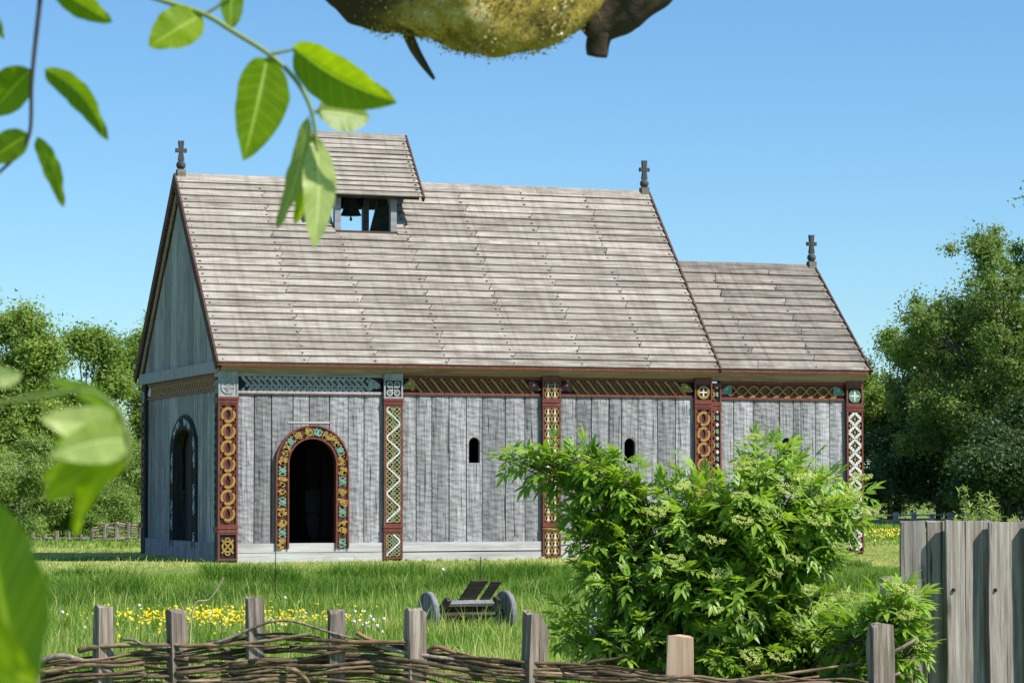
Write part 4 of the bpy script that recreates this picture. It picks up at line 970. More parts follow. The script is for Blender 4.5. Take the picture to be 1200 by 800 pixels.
grass('mown_grass', 90000, clipchurch(band(wedge(38, 60, 150), -3.9, 14)), 'short sun bleached mown grass round the church walls', lambda x, y, r: .035+.05*patch(x, y, .7)+.10*(r.random(len(x)) < .02), lambda D: .012+0*D, lambda x, y, r, n: np.clip(.70+.40*patch(x+3, y*1.5, .5)+.25*(patch(x, y*2, 1.4) > .75)+r.uniform(-.3, .4, n), 0, 1), 3, bend=.8)
grass('far_grass', 40000, clipchurch(wedge(56, 92, 200)), 'far green grass between the church and the trees', lambda x, y, r: .10+.08*patch(x, y, .4), lambda D: .03+0*D, lambda x, y, r, n: np.clip(.30+.3*patch(x, y, .3)+r.uniform(-.2, .3, n), 0, 1), 4)
def flowers(name, pts, size, label, seed):
    rng = np.random.default_rng(seed); n = len(pts)
    nrm = unit(np.array([.15, -.6, .8])+rng.normal(size=(n, 3))*.35); a = unit(np.cross(nrm, rng.normal(size=(n, 3)))); b = np.cross(nrm, a); s = size*rng.uniform(.7, 1.2, n)
    ang = np.arange(6)*np.pi/3; V = (pts[:, None]+(a[:, None]*np.cos(ang)[None, :, None]+b[:, None]*np.sin(ang)[None, :, None])*s[:, None, None]+nrm[:, None]*(np.where(np.arange(6) % 2, .25, .0)[None, :, None]*s[:, None, None])).reshape(-1, 3)
    i0 = np.arange(n)*6; F0 = np.stack([i0, i0+1, i0+2, i0+3], 1); F1 = np.stack([i0, i0+3, i0+4, i0+5], 1)
    tag(link(name, fast_mesh(name, V, np.concatenate([F0, F1]), 'buttercup', np.repeat(rng.uniform(.2, 1, n), 6))), label, 'flowers', kind='stuff')
rng = np.random.default_rng(5)
def flower_pts(n, cu, su, cD, sD, hz0):
    u = rng.normal(cu, su, n); D = rng.normal(cD, sD, n); l = D*(u-600)/F_PX; x = CAM[0]+FW[0]*D+RT[0]*l; y = CAM[1]+FW[1]*D+RT[1]*l
    return np.stack([x, y, gz(x, y)+rng.uniform(hz0*.75, hz0*1.15, n)], 1)
fl = np.concatenate([flower_pts(260, 255, 42, 29.2, .9, .29), flower_pts(110, 185, 28, 28.6, .8, .29), flower_pts(90, 350, 40, 29.6, 1.0, .28), flower_pts(40, 270, 90, 29, 1.6, .26), flower_pts(160, 250, 70, 31.5, 1.2, .24)])
flowers('buttercups', fl, .0145, 'yellow buttercups flowering in the meadow grass behind the wattle fence', 51)
fl = np.concatenate([flower_pts(420, 1045, 60, 68, 5, .13)]); flowers('buttercups', fl, .022, 'yellow flowers spread over the far meadow right of the chancel', 52)
clock_me = None
for k, (u, v) in enumerate([(416, 716), (427, 716), (434, 722), (415, 728), (421, 727), (425, 732), (429, 730), (432, 734), (437, 726), (450, 725), (413, 738), (442, 733), (334, 700), (358, 718), (246, 719), (163, 709), (197, 722), (73, 717), (448, 740), (405, 720), (99, 735), (180, 745), (519, 667), (330, 732)]):
    D = 28.5 if v > 712 else 33.0
    p = at(u, v, D); g0 = float(gz(p.x, p.y)); r = random.uniform(.013, .023)
    if clock_me is None:
        mb = MB(); n = 9
        mb.tube([Vector((0, 0, -math.cos(math.pi*k2/6)))*1.0 for k2 in range(7)], [max(.05, math.sin(math.pi*k2/6)) for k2 in range(7)], n); clock_me = mb.mesh('down_head', 'clock', True)
        mb = MB(); mb.tube([(0, 0, -14), (.2, .1, -7), (0, 0, -.9)], .07, 4); stem_me = mb.mesh('stem', 'drystem')
    t = thing('dandelion_clock', p, 'white dandelion seed head standing in the meadow grass behind the wattle fence', 'dandelion', 'dandelion seed heads in the meadow')
    for nm, me in (('seed_head', clock_me), ('stem', stem_me)):
        o = bpy.data.objects.new(nm, me); COL.objects.link(o); o.parent = t
    t.scale = (r, r, r)
# thin rods and a dry stalk
for (u, v0, v1, D, lab) in ((323, 640, 693, 36.5, 'thin dark rod stuck in the grass left of the church doorway'), (563, 652, 684, 37.0, 'thin dark rod stuck in the grass in front of the second wall bay')):
    mb = MB(); a = at(u, v0, D); b = at(u, v1, D); b = Vector((b.x, b.y, min(b.z, float(gz(b.x, b.y))-.05))); mb.tube([b, a], .0055, 6); tag(mb.build('rod', 'iron'), lab, 'rod')
mb = MB(); mb.tube(tube_path([at(222, 717, 20.0)-Vector((0, 0, .5)), at(226, 713, 20), at(245, 702, 20), at(257, 686, 20), at(262, 676, 20)], 5), .006, 5); tag(mb.build('dry_stalk', 'drystem'), 'pale dry stalk curving up behind the second fence post', 'stalk')
t = thing('wooden_stake', gpt(1040, 19), 'short weathered stake behind the right side of the elder shrub', 'stake')
a = at(1040, 675, 19); mb = MB(); mb.box(a.x-.045, a.x+.045, a.y-.03, a.y+.03, -.6, a.z); mb.build('stake_body', 'plank', t)
a0, a1 = at(690, 716, 21), at(708, 655, 21); t = thing('weathered_board', a0, 'pale weathered board leaning behind the left side of the elder shrub', 'board')
mb = MB(); d = Vector(RT)*.035; f2 = Vector(FW)*.02; a0 -= Vector((0, 0, .35)); mb.add([a0-d, a0+d, a1+d, a1-d, a0-d+f2, a0+d+f2, a1+d+f2, a1-d+f2], [(0, 1, 2, 3), (4, 7, 6, 5), (0, 4, 5, 1), (1, 5, 6, 2), (2, 6, 7, 3), (3, 7, 4, 0)]); mb.build('board_body', 'sill', t)

# ------------------------------------------------------------------ the hand cart
cD = 30.5; cc = at(546, 727, cD); cg = float(gz(cc.x, cc.y))
cart = thing('hand_cart', (cc.x, cc.y, cg), 'tipped old wooden hand cart with two solid disc wheels lying in the meadow grass', 'cart')
R0 = Vector((RT[0], RT[1], 0)).normalized(); F0v = Vector((FW[0], FW[1], 0)).normalized()
AX = (R0*math.cos(.42)+F0v*math.sin(.42)).normalized(); BK = Vector((0, 0, 1)).cross(AX)
wl, wr = at(502, 721, cD), at(592, 724, cD)
wr = wl+AX*((wr-wl).dot(R0)/AX.dot(R0)); wr.z = wl.z-.0
for c in (wl, wr):
    mb = MB(); k = 26; R1 = .272; prof = [(-.032, .05), (-.032, R1-.012), (-.02, R1), (.02, R1), (.032, R1-.012), (.032, .05)]
    ring_pts = []
    for (a, r) in prof:
        for j in range(k):
            q = 2*math.pi*j/k; ring_pts.append(c+AX*a+(BK*math.cos(q)+Vector((0, 0, 1))*math.sin(q))*r*(1+.012*math.sin(3*q)))
    fs = [(i*k+j, i*k+(j+1) % k, (i+1)*k+(j+1) % k, (i+1)*k+j) for i in range(5) for j in range(k)]+[tuple(range(k)), tuple(range(5*k, 6*k))]
    mb.add([tuple(p) for p in ring_pts], fs); wh = mb.build('wheel', 'wheel', cart)
    mb = MB(); mb.tube([c-AX*.075, c+AX*.075], .055, 10); mb.build('hub', 'cartwood', wh)
    mb = MB()
    for s in (-1, 1):
        o0 = c-AX*.034+Vector((0, 0, 1))*.24-BK*.10*s; o1 = c-AX*.034-Vector((0, 0, 1))*.24-BK*.10*s
        mb.tube([o0, o1], .004, 4)
    mb.build('plank_joint', 'darkwood', wh)
mb = MB(); mb.tube([wl-AX*.1, wr+AX*.1], .03, 8); mb.build('axle', 'cartwood', cart)
# tilted bed: rails rise away from the ground, floor boards stand above the cross bar
mid = (wl+wr)/2; TD = (-BK*.42+Vector((0, 0, 1))*.80+AX*.40).normalized(); ND = AX.cross(TD).normalized()
if ND.dot(BK) > 0: ND = -ND
def slab(a, wv, lv, tv, name, m):
    mb = MB(); vs = [a, a+wv, a+wv+lv, a+lv, a+tv, a+wv+tv, a+wv+lv+tv, a+lv+tv]; mb.add([tuple(v) for v in vs], [(0, 1, 2, 3), (4, 7, 6, 5), (0, 4, 5, 1), (1, 5, 6, 2), (2, 6, 7, 3), (3, 7, 4, 0)]); return mb.build(name, m, cart)
o = mid+BK*.10-TD*.17-AX*.04
for (u0_, w_, l0, l1) in ((-.27, .135, .0, .36), (-.13, .20, .0, .64), (.085, .04, .0, .30), (.13, .115, .0, .62)):
    slab(o+AX*u0_+TD*l0, AX*w_, TD*l1, -ND*.024, 'bed_board', 'cartwood')
slab(o-AX*.28-TD*.16-ND*.03, AX*.55, TD*.49, ND*.022, 'bed_board', 'cartwood')
slab(o-AX*.33-TD*.12, AX*.05, TD*.54, ND*.09, 'side_rail', 'cartwood'); slab(o+AX*.275-TD*.08, AX*.045, TD*.50, ND*.09, 'side_rail', 'cartwood')
slab(o-AX*.278+TD*.335+ND*.002, AX*.55, TD*.04, ND*.08, 'cross_bar', 'wheel')
slab(o-AX*.278+TD*.02+ND*.002, AX*.55, TD*.05, ND*.06, 'cross_bar', 'cartwood')
mb = MB(); mb.tube(tube_path([o-AX*.33-TD*.1, o-AX*.45-TD*.4, o-AX*.55-TD*.6], 4), .018, 6); mb.build('shaft', 'cartwood', cart)

# ------------------------------------------------------------------ the wattle fence in front
fence = thing('wattle_fence', gpt(560, 12), 'woven wattle fence of brown rods and split oak posts across the foreground', 'fence')
def fpt(u, off=0, z=0):
    """a point on the fence line: a gentle curve about 12 m away"""
    D = 12.0+.05*math.sin(u*.006); p = at(u, 400, D-off); return Vector((p.x, p.y, z))
def zpx(v, D=12.0): return float(at(600, v, D).z)
POSTS = [(47, 703, 12, -.0, 0), (122, 708, 13, -.5, .5), (219, 714, 13.5, 3.5, .5), (303, 699, 12.5, 1, 1), (395, 714, 11.5, 0, 1), (488, 710, 14, .5, .6), (614, 715, 16, -4, .5), (790, 742, 17, -1.5, 0), (1030, 730, 17, .5, 1), (-40, 706, 13, 0, 0)]
for (u, v, hw, ln, kind) in POSTS:
    mb = MB(); zt = zpx(v); b = fpt(u, 0, -.6); lean = Vector(RT)*(-ln*.012); h = hw/F_PX*12
    rot = {0: .12, .5: .62, .6: .45, 1: .30}[kind] if u > 60 else .2
    c, s = math.cos(rot), math.sin(rot); R0f = Vector((RT[0], RT[1], 0)).normalized(); Ff = Vector((FW[0], FW[1], 0)).normalized()
    X = R0f*c+Ff*s; Y = -R0f*s+Ff*c; hy = h*(.55 if kind != 0 else .35)*1.15; hx = h*.80 if kind else h*.95
    if u < 60 and u > 0: hx, hy = .012, .02
    vs = []; rr = random.Random(int(u))
    lev = [0, .5, .72, .82, .91, 1.0]
    for t in lev:
        ctr = b.lerp(Vector((b.x, b.y, zt)), t)+lean*t
        w_ = 1-.06*t
        for (sx, sy) in ((-1, -1), (-.1, -1.06), (1, -1), (1.04, .1), (1, 1), (.1, 1.05), (-1, 1), (-1.03, -.1)):
            j = 1+rr.uniform(-.09, .07); top = (rr.uniform(-.022, .006) if t == 1 else 0)
            cut = 0
            if u == 614 and sx > .5 and t >= .9: cut = .085 if t == 1 else .03
            vs.append(tuple(ctr+X*hx*sx*w_*j+Y*hy*sy*w_*j+Vector((0, 0, top-cut))))
    fs = [(i*8+j, i*8+(j+1) % 8, (i+1)*8+(j+1) % 8, (i+1)*8+j) for i in range(5) for j in range(8)]+[tuple(range(8))[::-1], tuple(40+j for j in range(8))]
    mb.add(vs, fs); o = mb.build('post', 'newpost' if u == 790 else 'post', fence)
    if u == 790: o['label'] = 'fresh light brown sawn post'
TOPC = [(-80, 775), (40, 772), (120, 764), (220, 760), (300, 752), (395, 750), (440, 750), (560, 768), (620, 774), (720, 780), (850, 792), (1030, 800), (1120, 812)]
def topz(u): return zpx(float(np.interp(u, [a for a, b in TOPC], [b for a, b in TOPC])))
pu = sorted(p[0] for p in POSTS if p[0] != 47)+[1150]
allp = [-40, 122, 219, 303, 395, 488, 614, 700, 790, 910, 1030, 1150]
def side_at(u, ph):
    i = 0
    while i < len(allp)-2 and u > allp[i+1]: i += 1
    t = (u-allp[i])/(allp[i+1]-allp[i]); return math.cos(math.pi*(i+t)+ph*math.pi)
ext = 0
for layer in range(68):
    u = -90-random.uniform(0, 120); dz = .002+layer*.0088
    while u < 1080:
        ln = random.uniform(230, 520); u1 = min(u+ln, 1120); r = random.uniform(.0048, .0100) if random.random() < .78 else random.uniform(.0095, .0145)
        ph = layer % 2 if random.random() < .85 else (layer+1) % 2; n = max(6, int((u1-u)/16)); pts = []; ra = []
        w1, w2, p1 = random.uniform(.004, .018), random.uniform(.002, .009), random.uniform(0, 6); tilt = random.uniform(-.035, .035)
        for i in range(n+1):
            q = i/n; uu = u+(u1-u)*q
            z = topz(uu)-dz+w1*math.sin(uu*.018+p1)+w2*math.sin(uu*.07+p1*2)+tilt*(q-.5)
            off = .040*side_at(uu, ph)+random.uniform(-.004, .004)
            pts.append(fpt(uu, off, z)); ra.append(r*(1.1-.5*q)*(1+random.uniform(-.08, .08)))
        mb = MB(); mb.tube(pts, ra, 6); mb.build('withy', 'withy', fence, smooth=True)
        u = u1-random.uniform(0, 40)
def rod(pl, r, mat='withy', off=.05, n=5):
    P = [at(u, v, 12.0-off-.02*(i % 2)) for i, (u, v) in enumerate(pl)]; pts = tube_path(P, n); mb = MB(); N = len(pts); mb.tube(pts, [r*(1.05-.45*i/N)*(1+random.uniform(-.07, .07)) for i in range(N)], 6); mb.build('withy', mat, fence, smooth=True)
rod([(92, 762), (120, 757), (180, 755), (230, 756), (300, 752), (365, 742)], .012)
rod([(144, 749), (158, 750), (175, 758), (200, 758)], .006, 'post')
rod([(232, 757), (262, 750), (290, 738), (318, 728), (345, 728), (385, 740), (420, 749)], .0075, 'post', .05)
rod([(255, 756), (290, 745), (330, 742), (375, 746)], .007, 'withy', .03)
rod([(385, 748), (388, 757), (396, 750), (408, 746)], .004, 'post', .06)
rod([(418, 741), (440, 751), (478, 752)], .010, 'withyred', .055)
rod([(400, 752), (470, 752), (485, 752)], .009, 'withyred', .07)
rod([(440, 755), (480, 765), (530, 772), (580, 780), (660, 786)], .011, 'post', .06)
rod([(500, 764), (512, 757), (535, 765), (580, 775), (640, 777), (672, 780)], .011, 'withyred', .055)
rod([(660, 788), (690, 776), (720, 772), (735, 768)], .010, 'withy', .06)
rod([(700, 780), (760, 792), (830, 798), (900, 800), (960, 792)], .010, 'withyred', .04)
rod([(1000, 802), (1030, 797), (1055, 788)], .009, 'post', .09)
rod([(1040, 768), (1058, 758), (1074, 748)], .011, 'post', -.05)
rod([(870, 796), (930, 788), (985, 780), (1010, 776)], .008, 'withy', .03)
rod([(335, 783), (350, 788), (362, 800)], .014, 'withy', .07)
rod([(40, 778), (70, 768), (100, 775), (130, 788)], .014, 'post', .06)

# ------------------------------------------------------------------ the plank fence at the right
pf = thing('plank_fence', gpt(1130, 12.7), 'tall grey plank fence of overlapping vertical boards at the right edge', 'fence')
PF0 = at(1052, 400, 12.55); PD = (Vector((RT[0], RT[1], 0))*math.cos(-.05)+Vector((FW[0], FW[1], 0))*math.sin(-.05)).normalized(); PN = Vector((PD.y, -PD.x, 0))
if PN.dot(Vector(FW)) > 0: PN = -PN
sc = 12.55/F_PX
def fboard(u0, u1, v, dl, dr, th, seed):
    rr = random.Random(seed); a, b = (u0-1052)*sc, (u1-1052)*sc; zt = float(at(u0, v, 12.55).z); mb = MB(); vs = []
    zs = [-.5]+[zt-1.4+1.4*k/9 for k in range(1, 10)]
    for z in zs:
        ja, jb = rr.uniform(-.004, .004), rr.uniform(-.004, .004); last = z == zs[-1]; c = .004
        for (s_, d) in ((a+ja+c, dl+th), (a+ja+(b-a)*.35, dl*.65+dr*.35+th), (b+jb-c, dr+th), (b+jb, dr+th-c), (b+jb, dr), (a+ja, dl), (a+ja, dl+th-c)):
            p = Vector((PF0.x, PF0.y, z+(rr.uniform(-.005, .004) if last else 0)))+PD*s_+PN*d; vs.append(tuple(p))
    n = len(zs); fs = [(i*7+j, i*7+(j+1) % 7, (i+1)*7+(j+1) % 7, (i+1)*7+j) for i in range(n-1) for j in range(7)]+[tuple(range(7))[::-1], tuple((n-1)*7+j for j in range(7))]
    mb.add(vs, fs); return mb.build('plank', 'plank', pf)
fboard(1052, 1082, 610, .012, .004, .03, 1); fboard(1082.6, 1110, 610, .006, -.004, .03, 2)
fboard(1103, 1158, 609, .052, -.002, .036, 3); fboard(1152, 1200, 611, .055, .0, .036, 4)
fboard(1195, 1246, 612, .052, .0, .036, 5); fboard(1240, 1292, 611, .052, 0, .036, 6)
for v in (660, 780):
    z = float(at(600, v, 12.55).z); mb = MB(); q0 = Vector((PF0.x, PF0.y, z))-PN*.002+PD*.03; mb.add([tuple(p) for p in (q0, q0+PD*.9, q0+PD*.9-PN*.05, q0-PN*.05, q0+Vector((0, 0, .09)), q0+PD*.9+Vector((0, 0, .09)), q0+PD*.9-PN*.05+Vector((0, 0, .09)), q0-PN*.05+Vector((0, 0, .09)))],
        [(0, 1, 2, 3), (4, 7, 6, 5), (0, 4, 5, 1), (1, 5, 6, 2), (2, 6, 7, 3), (3, 7, 4, 0)]); mb.build('fence_rail', 'plank', pf)
for (u, v) in ((1112, 689), (1160, 689), (1203, 690)):
    p = at(u, v, 12.55); p = Vector((PF0.x, PF0.y, p.z))+PD*((u-1052)*sc)+PN*.080; mb = MB(); mb.tube([p-PN*.02, p+PN*.008, p+PN*.012], [.009, .009, .004], 8); mb.build('nail', 'iron', pf)

# ------------------------------------------------------------------ the elder shrub
elder = thing('elder_shrub', gpt(850, 13.2), 'big leafy elder shrub with flat greenish flower heads growing between the fence and the church', 'shrub')
ER = np.random.default_rng(99); er = random.Random(99)
def leaflet(V, Fa, val, p, d, nrm, ln, wd, droop, v, fold=.25):
    d = d/np.linalg.norm(d); s = np.cross(nrm, d); s /= np.linalg.norm(s); up = np.cross(d, s); b = len(V)
    dn = -up*droop*ln
    pts = [p, p+d*ln*.3+s*wd+up*wd*fold+dn*.1, p+d*ln*.34+dn*.12, p+d*ln*.3-s*wd+up*wd*fold+dn*.1, p+d*ln*.68+s*wd*.72+up*wd*fold*.7+dn*.5, p+d*ln*.68+dn*.5, p+d*ln*.68-s*wd*.72+up*wd*fold*.7+dn*.5, p+d*ln+dn]
    V += pts; val += [v]*8
    Fa += [(b, b+1, b+2), (b, b+2, b+3), (b+1, b+4, b+5), (b+1, b+5, b+2), (b+2, b+5, b+6), (b+2, b+6, b+3), (b+4, b+7, b+5), (b+5, b+7, b+6)]
def compound(seed):
    """one pinnate elder leaf along +X with its face up (+Z)"""
    r = random.Random(seed); V = []; Fa = []; val = []; Lr = 1.0
    def P(t): return np.array([t*Lr*.62, 0, -.10*t*t])
    v0 = r.uniform(.3, .6); np_ = r.choice((2, 2, 3))
    for k in range(np_):
        t = .38+.5*k/(np_-1) if np_ > 1 else .6
        for s in (-1, 1):
            d = np.array([.75+.1*k, s*.8, -.12+r.uniform(-.15, .1)]); leaflet(V, Fa, val, P(t), d, np.array([0, 0, 1.0]), r.uniform(.50, .64)*(1-.08*(np_-1-k)), r.uniform(.072, .094), r.uniform(.08, .30), v0+r.uniform(-.15, .2))
    leaflet(V, Fa, val, P(1.0), np.array([1, r.uniform(-.15, .15), -.15]), np.array([0, 0, 1.0]), .64, .102, .22, v0+r.uniform(-.1, .2))
    b = len(V); V += [P(0)+[0, .008, 0], P(0)-[0, .008, 0], P(1)+[0, .006, 0], P(1)-[0, .006, 0]]; val += [.9]*4; Fa += [(b, b+1, b+3), (b, b+3, b+2)]
    return np.array(V), np.array(Fa), np.array(val)
LEAFS = [compound(k) for k in range(8)]
LEAFM = [fast_mesh('elder_leaf', v, f, 'elderleaf', c) for v, f, c in LEAFS]
LIT_YOUNG = [fast_mesh('sunlit_young_elder_leaf', v, f, 'elderleaf', np.clip(c+.38, 0, 1)) for v, f, c in LEAFS]  # paler new growth, lightened also to put the sunlit top into the leaf colour
LOBES = [(885, 590, 118, 72, .55, 34), (978, 592, 48, 40, .4, 18), (930, 640, 60, 40, .45, 14), (822, 604, 72, 32, .45, 12), (705, 562, 42, 26, .3, 6), (655, 537, 42, 13, .15, 6), (606, 537, 16, 8, .08, 3), (770, 660, 92, 56, .5, 22), (868, 680, 100, 66, .6, 27),
         (945, 722, 70, 48, .5, 17), (757, 745, 84, 48, .45, 18), (860, 770, 115, 60, .5, 26), (1000, 750, 60, 55, .4, 16), (1052, 712, 26, 40, .25, 11), (700, 668, 22, 26, .2, 4), (692, 735, 46, 40, .35, 10), (1066, 762, 16, 14, .12, 5), (1000, 765, 70, 34, .4, 14), (737, 556, 12, 22, .12, 2), (775, 580, 14, 26, .12, 3), (695, 618, 42, 30, .3, 6), (905, 535, 40, 26, .3, 7)]
leaves = []; shoots = MB(); umb = []
root = gpt(850, 13.3)
BZ = float(root.z)
for (cu, cv, ru, rv, rd, ns) in LOBES:
    for k in range(int(ns*1.85)):
        d = ER.normal(size=3); d /= np.linalg.norm(d); rr = ER.random()**.33
        if d[2] > .25: d[2] *= -.6
        u, v = cu+ru*.92*d[0]*rr, cv+rv*.90*d[1]*rr; D = 13.1+rd*d[2]*rr
        if u > 1050: D = 12.30+.1*d[2]
        tip = at(u, v, D)
        out = Vector(RT)*(max(-1, min(1, (u-845)/170))*.6+d[0]*.2)+Vector((0, 0, 1))*(.55-.45*d[1])+Vector(FW)*d[2]*.7
        if 560 < u < 690 and v < 570: out = Vector(RT)*(-.9)+Vector((0, 0, .45))+Vector(FW)*d[2]*.4
        out.normalize(); ln = er.uniform(.22, .36)
        st = tip-out*ln
        core = root.lerp(at(max(720, min(960, cu)), max(cv+25, 640), 13.2), er.uniform(.55, .9))
        mid = core.lerp(st, .6)+Vector((0, 0, .05))
        shoots.tube(tube_path([core, mid, st, tip], 3), [.008, .0075, .007, .006, .0055, .005, .0045, .004, .0035, .0025], 5)
        nl = er.choice((3, 4, 4))
        ph = er.uniform(0, 3.14)
        for q in range(nl):
            p = st.lerp(tip, .25+.75*q/(nl-1)); side = out.orthogonal().normalized(); side = Matrix.Rotation(ph+q*math.pi/2, 3, out) @ side
            for s in (1, -1):
                dd = (side*s+out*er.uniform(.25, .6)+Vector((0, 0, -.05))).normalized()
                leaves.append((p, dd, er.uniform(.095, .155)*(1 if q < nl-1 else .75), q >= nl-2 and d[1] < .35))  # upper shoot tips take the lighter leaf, sunlight painted into its colour
        for q in (.45, .75):
            p = mid.lerp(st, q); side = out.orthogonal().normalized(); side = Matrix.Rotation(ph+q*5, 3, out) @ side
            for s in (1, -1): leaves.append((p, (side*s+out*.4+Vector((0, 0, -.15))).normalized(), er.uniform(.10, .16), False))
        leaves.append((tip, out, .11, True))
        if er.random() < (.10 if rr > .55 and d[2] < .25 else .02) and u > 665: umb.append((tip+out*.03, (out*.5+Vector((0, 0, 1))-Vector(FW)*.25).normalized()))
# a few deep stems
for k in range(9):
    e = at(er.uniform(720, 980), er.uniform(640, 720), er.uniform(12.9, 13.6)); b = root+Vector((er.uniform(-.2, .2), er.uniform(-.15, .15), -.05)); shoots.tube(tube_path([b, b.lerp(e, .5)+Vector((er.uniform(-.1, .1), 0, .08)), e], 4), [.024]*3+[.02]*3+[.014]*3, 6)
shoots.build('stem', 'bark', elder)
def leafmatx(p, d, s):
    z = Vector((0, 0, 1))+Vector((er.uniform(-.45, .45), er.uniform(-.6, .3), 0)); y = z.cross(d).normalized(); z = d.cross(y).normalized()
    return Matrix(((d.x*s, y.x*s, z.x*s, p.x), (d.y*s, y.y*s, z.y*s, p.y), (d.z*s, y.z*s, z.z*s, p.z), (0, 0, 0, 1)))
# the nearest leaves become objects of their own, the rest one mass
leaves.sort(key=lambda q: (Vector(q[0])-Vector(CAM)).dot(Vector(FW))-.25*er.random())
VV = []; FF = []; CC = []; nb = 0
for i, (p, d, s, lit_young) in enumerate(leaves):
    mt = leafmatx(p, d, s); k = er.randrange(8)
    if i < 300:
        o = bpy.data.objects.new('leaf', (LIT_YOUNG if lit_young else LEAFM)[k]); COL.objects.link(o); o.parent = elder; o.matrix_parent_inverse = Matrix.Translation(elder.location).inverted(); o.matrix_basis = mt
    else:
        v, f, c = LEAFS[k]; m4 = np.array(mt); VV.append(v@m4[:3, :3].T+m4[:3, 3]); FF.append(f+nb); nb += len(v); CC.append(np.clip(c+er.uniform(-.15, .15)+(.35 if lit_young else 0), 0, 1))
o = link('foliage', fast_mesh('foliage', np.concatenate(VV), np.concatenate(FF), 'elderleaf', np.concatenate(CC)), elder); o['kind'] = 'stuff'
# flower heads
def umbel(seed):
    r = np.random.default_rng(seed); n = 190; a = r.uniform(0, 6.28, n); q = np.sqrt(r.random(n)); kc = r.integers(0, 8, n); ca = np.arange(8)*.785+r.uniform(-.25, .25, 8); cr = np.r_[.12, r.uniform(.45, .95, 7)]; P0 = np.stack([cr[kc]*np.cos(ca[kc])+q*.30*np.cos(a), cr[kc]*np.sin(ca[kc])+q*.30*np.sin(a), .25-.2*cr[kc]+r.uniform(-.1, .08, n)], 1)
    V = []; Fa = []; val = []
    for p in P0:
        b = len(V); s = r.uniform(.06, .105); o3 = [np.array(x)*s for x in ((1, 0, 0), (-.5, .87, 0), (-.5, -.87, 0), (0, 0, 1.0))]; V += [p+x for x in o3]; val += [r.uniform(.2, 1)]*4; Fa += [(b, b+1, b+3), (b+1, b+2, b+3), (b+2, b, b+3), (b, b+2, b+1)]
    for k in range(9):
        b = len(V); an = k*.7; e = np.array([.7*math.cos(an), .7*math.sin(an), 0]); V += [np.array([0, 0, -.75]), np.array([.03, 0, -.75]), e, e+[0, .03, 0]]; val += [.25]*4; Fa += [(b, b+1, b+3), (b, b+3, b+2)]
    return fast_mesh('flower_head', np.array(V), np.array(Fa), 'elderflower', np.array(val))
UM = [umbel(k) for k in range(4)]
UPX = [(925, 575), (867, 580), (835, 633), (845, 672), (790, 655), (905, 600), (1010, 560), (1000, 580), (1022, 600), (885, 512), (870, 545), (985, 640), (960, 610), (908, 672), (975, 712), (940, 735), (985, 750), (915, 770), (800, 570), (880, 770), (1060, 690), (1062, 720), (1000, 700), (950, 690), (838, 715), (930, 655), (1018, 715), (770, 600), (945, 560), (870, 610)]
for (u, v) in UPX:
    D = 12.35+.25*er.random() if u < 1045 else 12.15
    umb.append((at(u, v, D), (Vector((0, 0, 1))-Vector(FW)*er.uniform(.3, .9)+Vector(RT)*er.uniform(-.3, .4)).normalized()))
for (p, n_) in umb:
    s = er.uniform(.036, .058); x = n_.orthogonal().normalized(); y = n_.cross(x)
    o = bpy.data.objects.new('flower_head', er.choice(UM)); COL.objects.link(o); o.parent = elder; o.matrix_parent_inverse = Matrix.Translation(elder.location).inverted()
    o.matrix_basis = Matrix(((x.x*s, y.x*s, n_.x*s, p.x), (x.y*s, y.y*s, n_.y*s, p.y), (x.z*s, y.z*s, n_.z*s, p.z), (0, 0, 0, 1)))

# small bright shrub whose top shows above the plank fence
ys = thing('young_shrub', gpt(1148, 15.5), 'bright green young shrub whose feathery top shows above the plank fence', 'shrub')
mb = MB(); cen = []
for k, (u, v) in enumerate(((1130, 574), (1148, 580), (1165, 590), (1156, 578), (1140, 600), (1185, 605), (1122, 606), (1133, 590), (1160, 600), (1150, 602), (1170, 604))):
    tip = at(u, v, 15.5+.1*math.sin(k)); b = gpt(1148, 15.5); mb.tube([b, b.lerp(tip, .6)+Vector((.02, 0, 0)), tip], [.008, .005, .002], 4)
    for q in range(24): cen.append(b.lerp(tip, .58+.42*q/23))
mb.build('stem', 'bark', ys)
V, F0, val = leaf_cloud(np.array(cen), np.full(len(cen), .045), 7, .026, np.random.default_rng(3), aspect=.2); link('foliage', fast_mesh('foliage', V, F0, 'willowleaf', np.clip(val+.35, 0, 1)), ys)['kind'] = 'stuff'

# ------------------------------------------------------------------ the tree overhead, seen very near
near = thing('overhanging_tree', gpt(-900, 2.2), 'near tree with a mossy yellow limb and hanging leaf sprays across the top', 'tree')
g0 = gpt(-900, 2.2)
def blob_tube(pl, D, rad, name, mat, k=18, sub=10, seed=0, amp=.16, moss=None, par=None):
    rr = np.random.default_rng(seed); P = tube_path([at(u, v, D+dd) for (u, v, dd) in pl], sub); R = np.interp(np.linspace(0, 1, len(P)), np.linspace(0, 1, len(rad)), rad)/F_PX*D
    mb = MB(); mb.tube(P, list(R), k); V = np.array(mb.v); c = np.repeat(np.array(P), k, 0); d = V-c
    ph = rr.uniform(0, 6, 8); s = V*F_PX/D/100
    n = sum(np.sin(s@rr.normal(size=3)*f+ph[i])/f**.42 for i, f in enumerate((1.5, 3, 5.5, 9, 16, 30)))
    V2 = c+d*(1+amp*.45*n)[:, None]; mb.v = [tuple(x) for x in V2]; o = mb.build(name, mat, par or near, smooth=True)
    setv(o.data, moss(P, k) if moss else 0.0); return o
tr = [at(-900, 400, 2.2)]; base = g0
mb = MB(); top = at(-820, -900, 2.2); mb.tube([g0-Vector((0, 0, .1)), g0.lerp(top, .3), g0.lerp(top, .7), top, top+Vector((0, 0, 1.2))], [.16, .13, .12, .11, .08], 14); mb.build('trunk', 'bark', near, smooth=True)
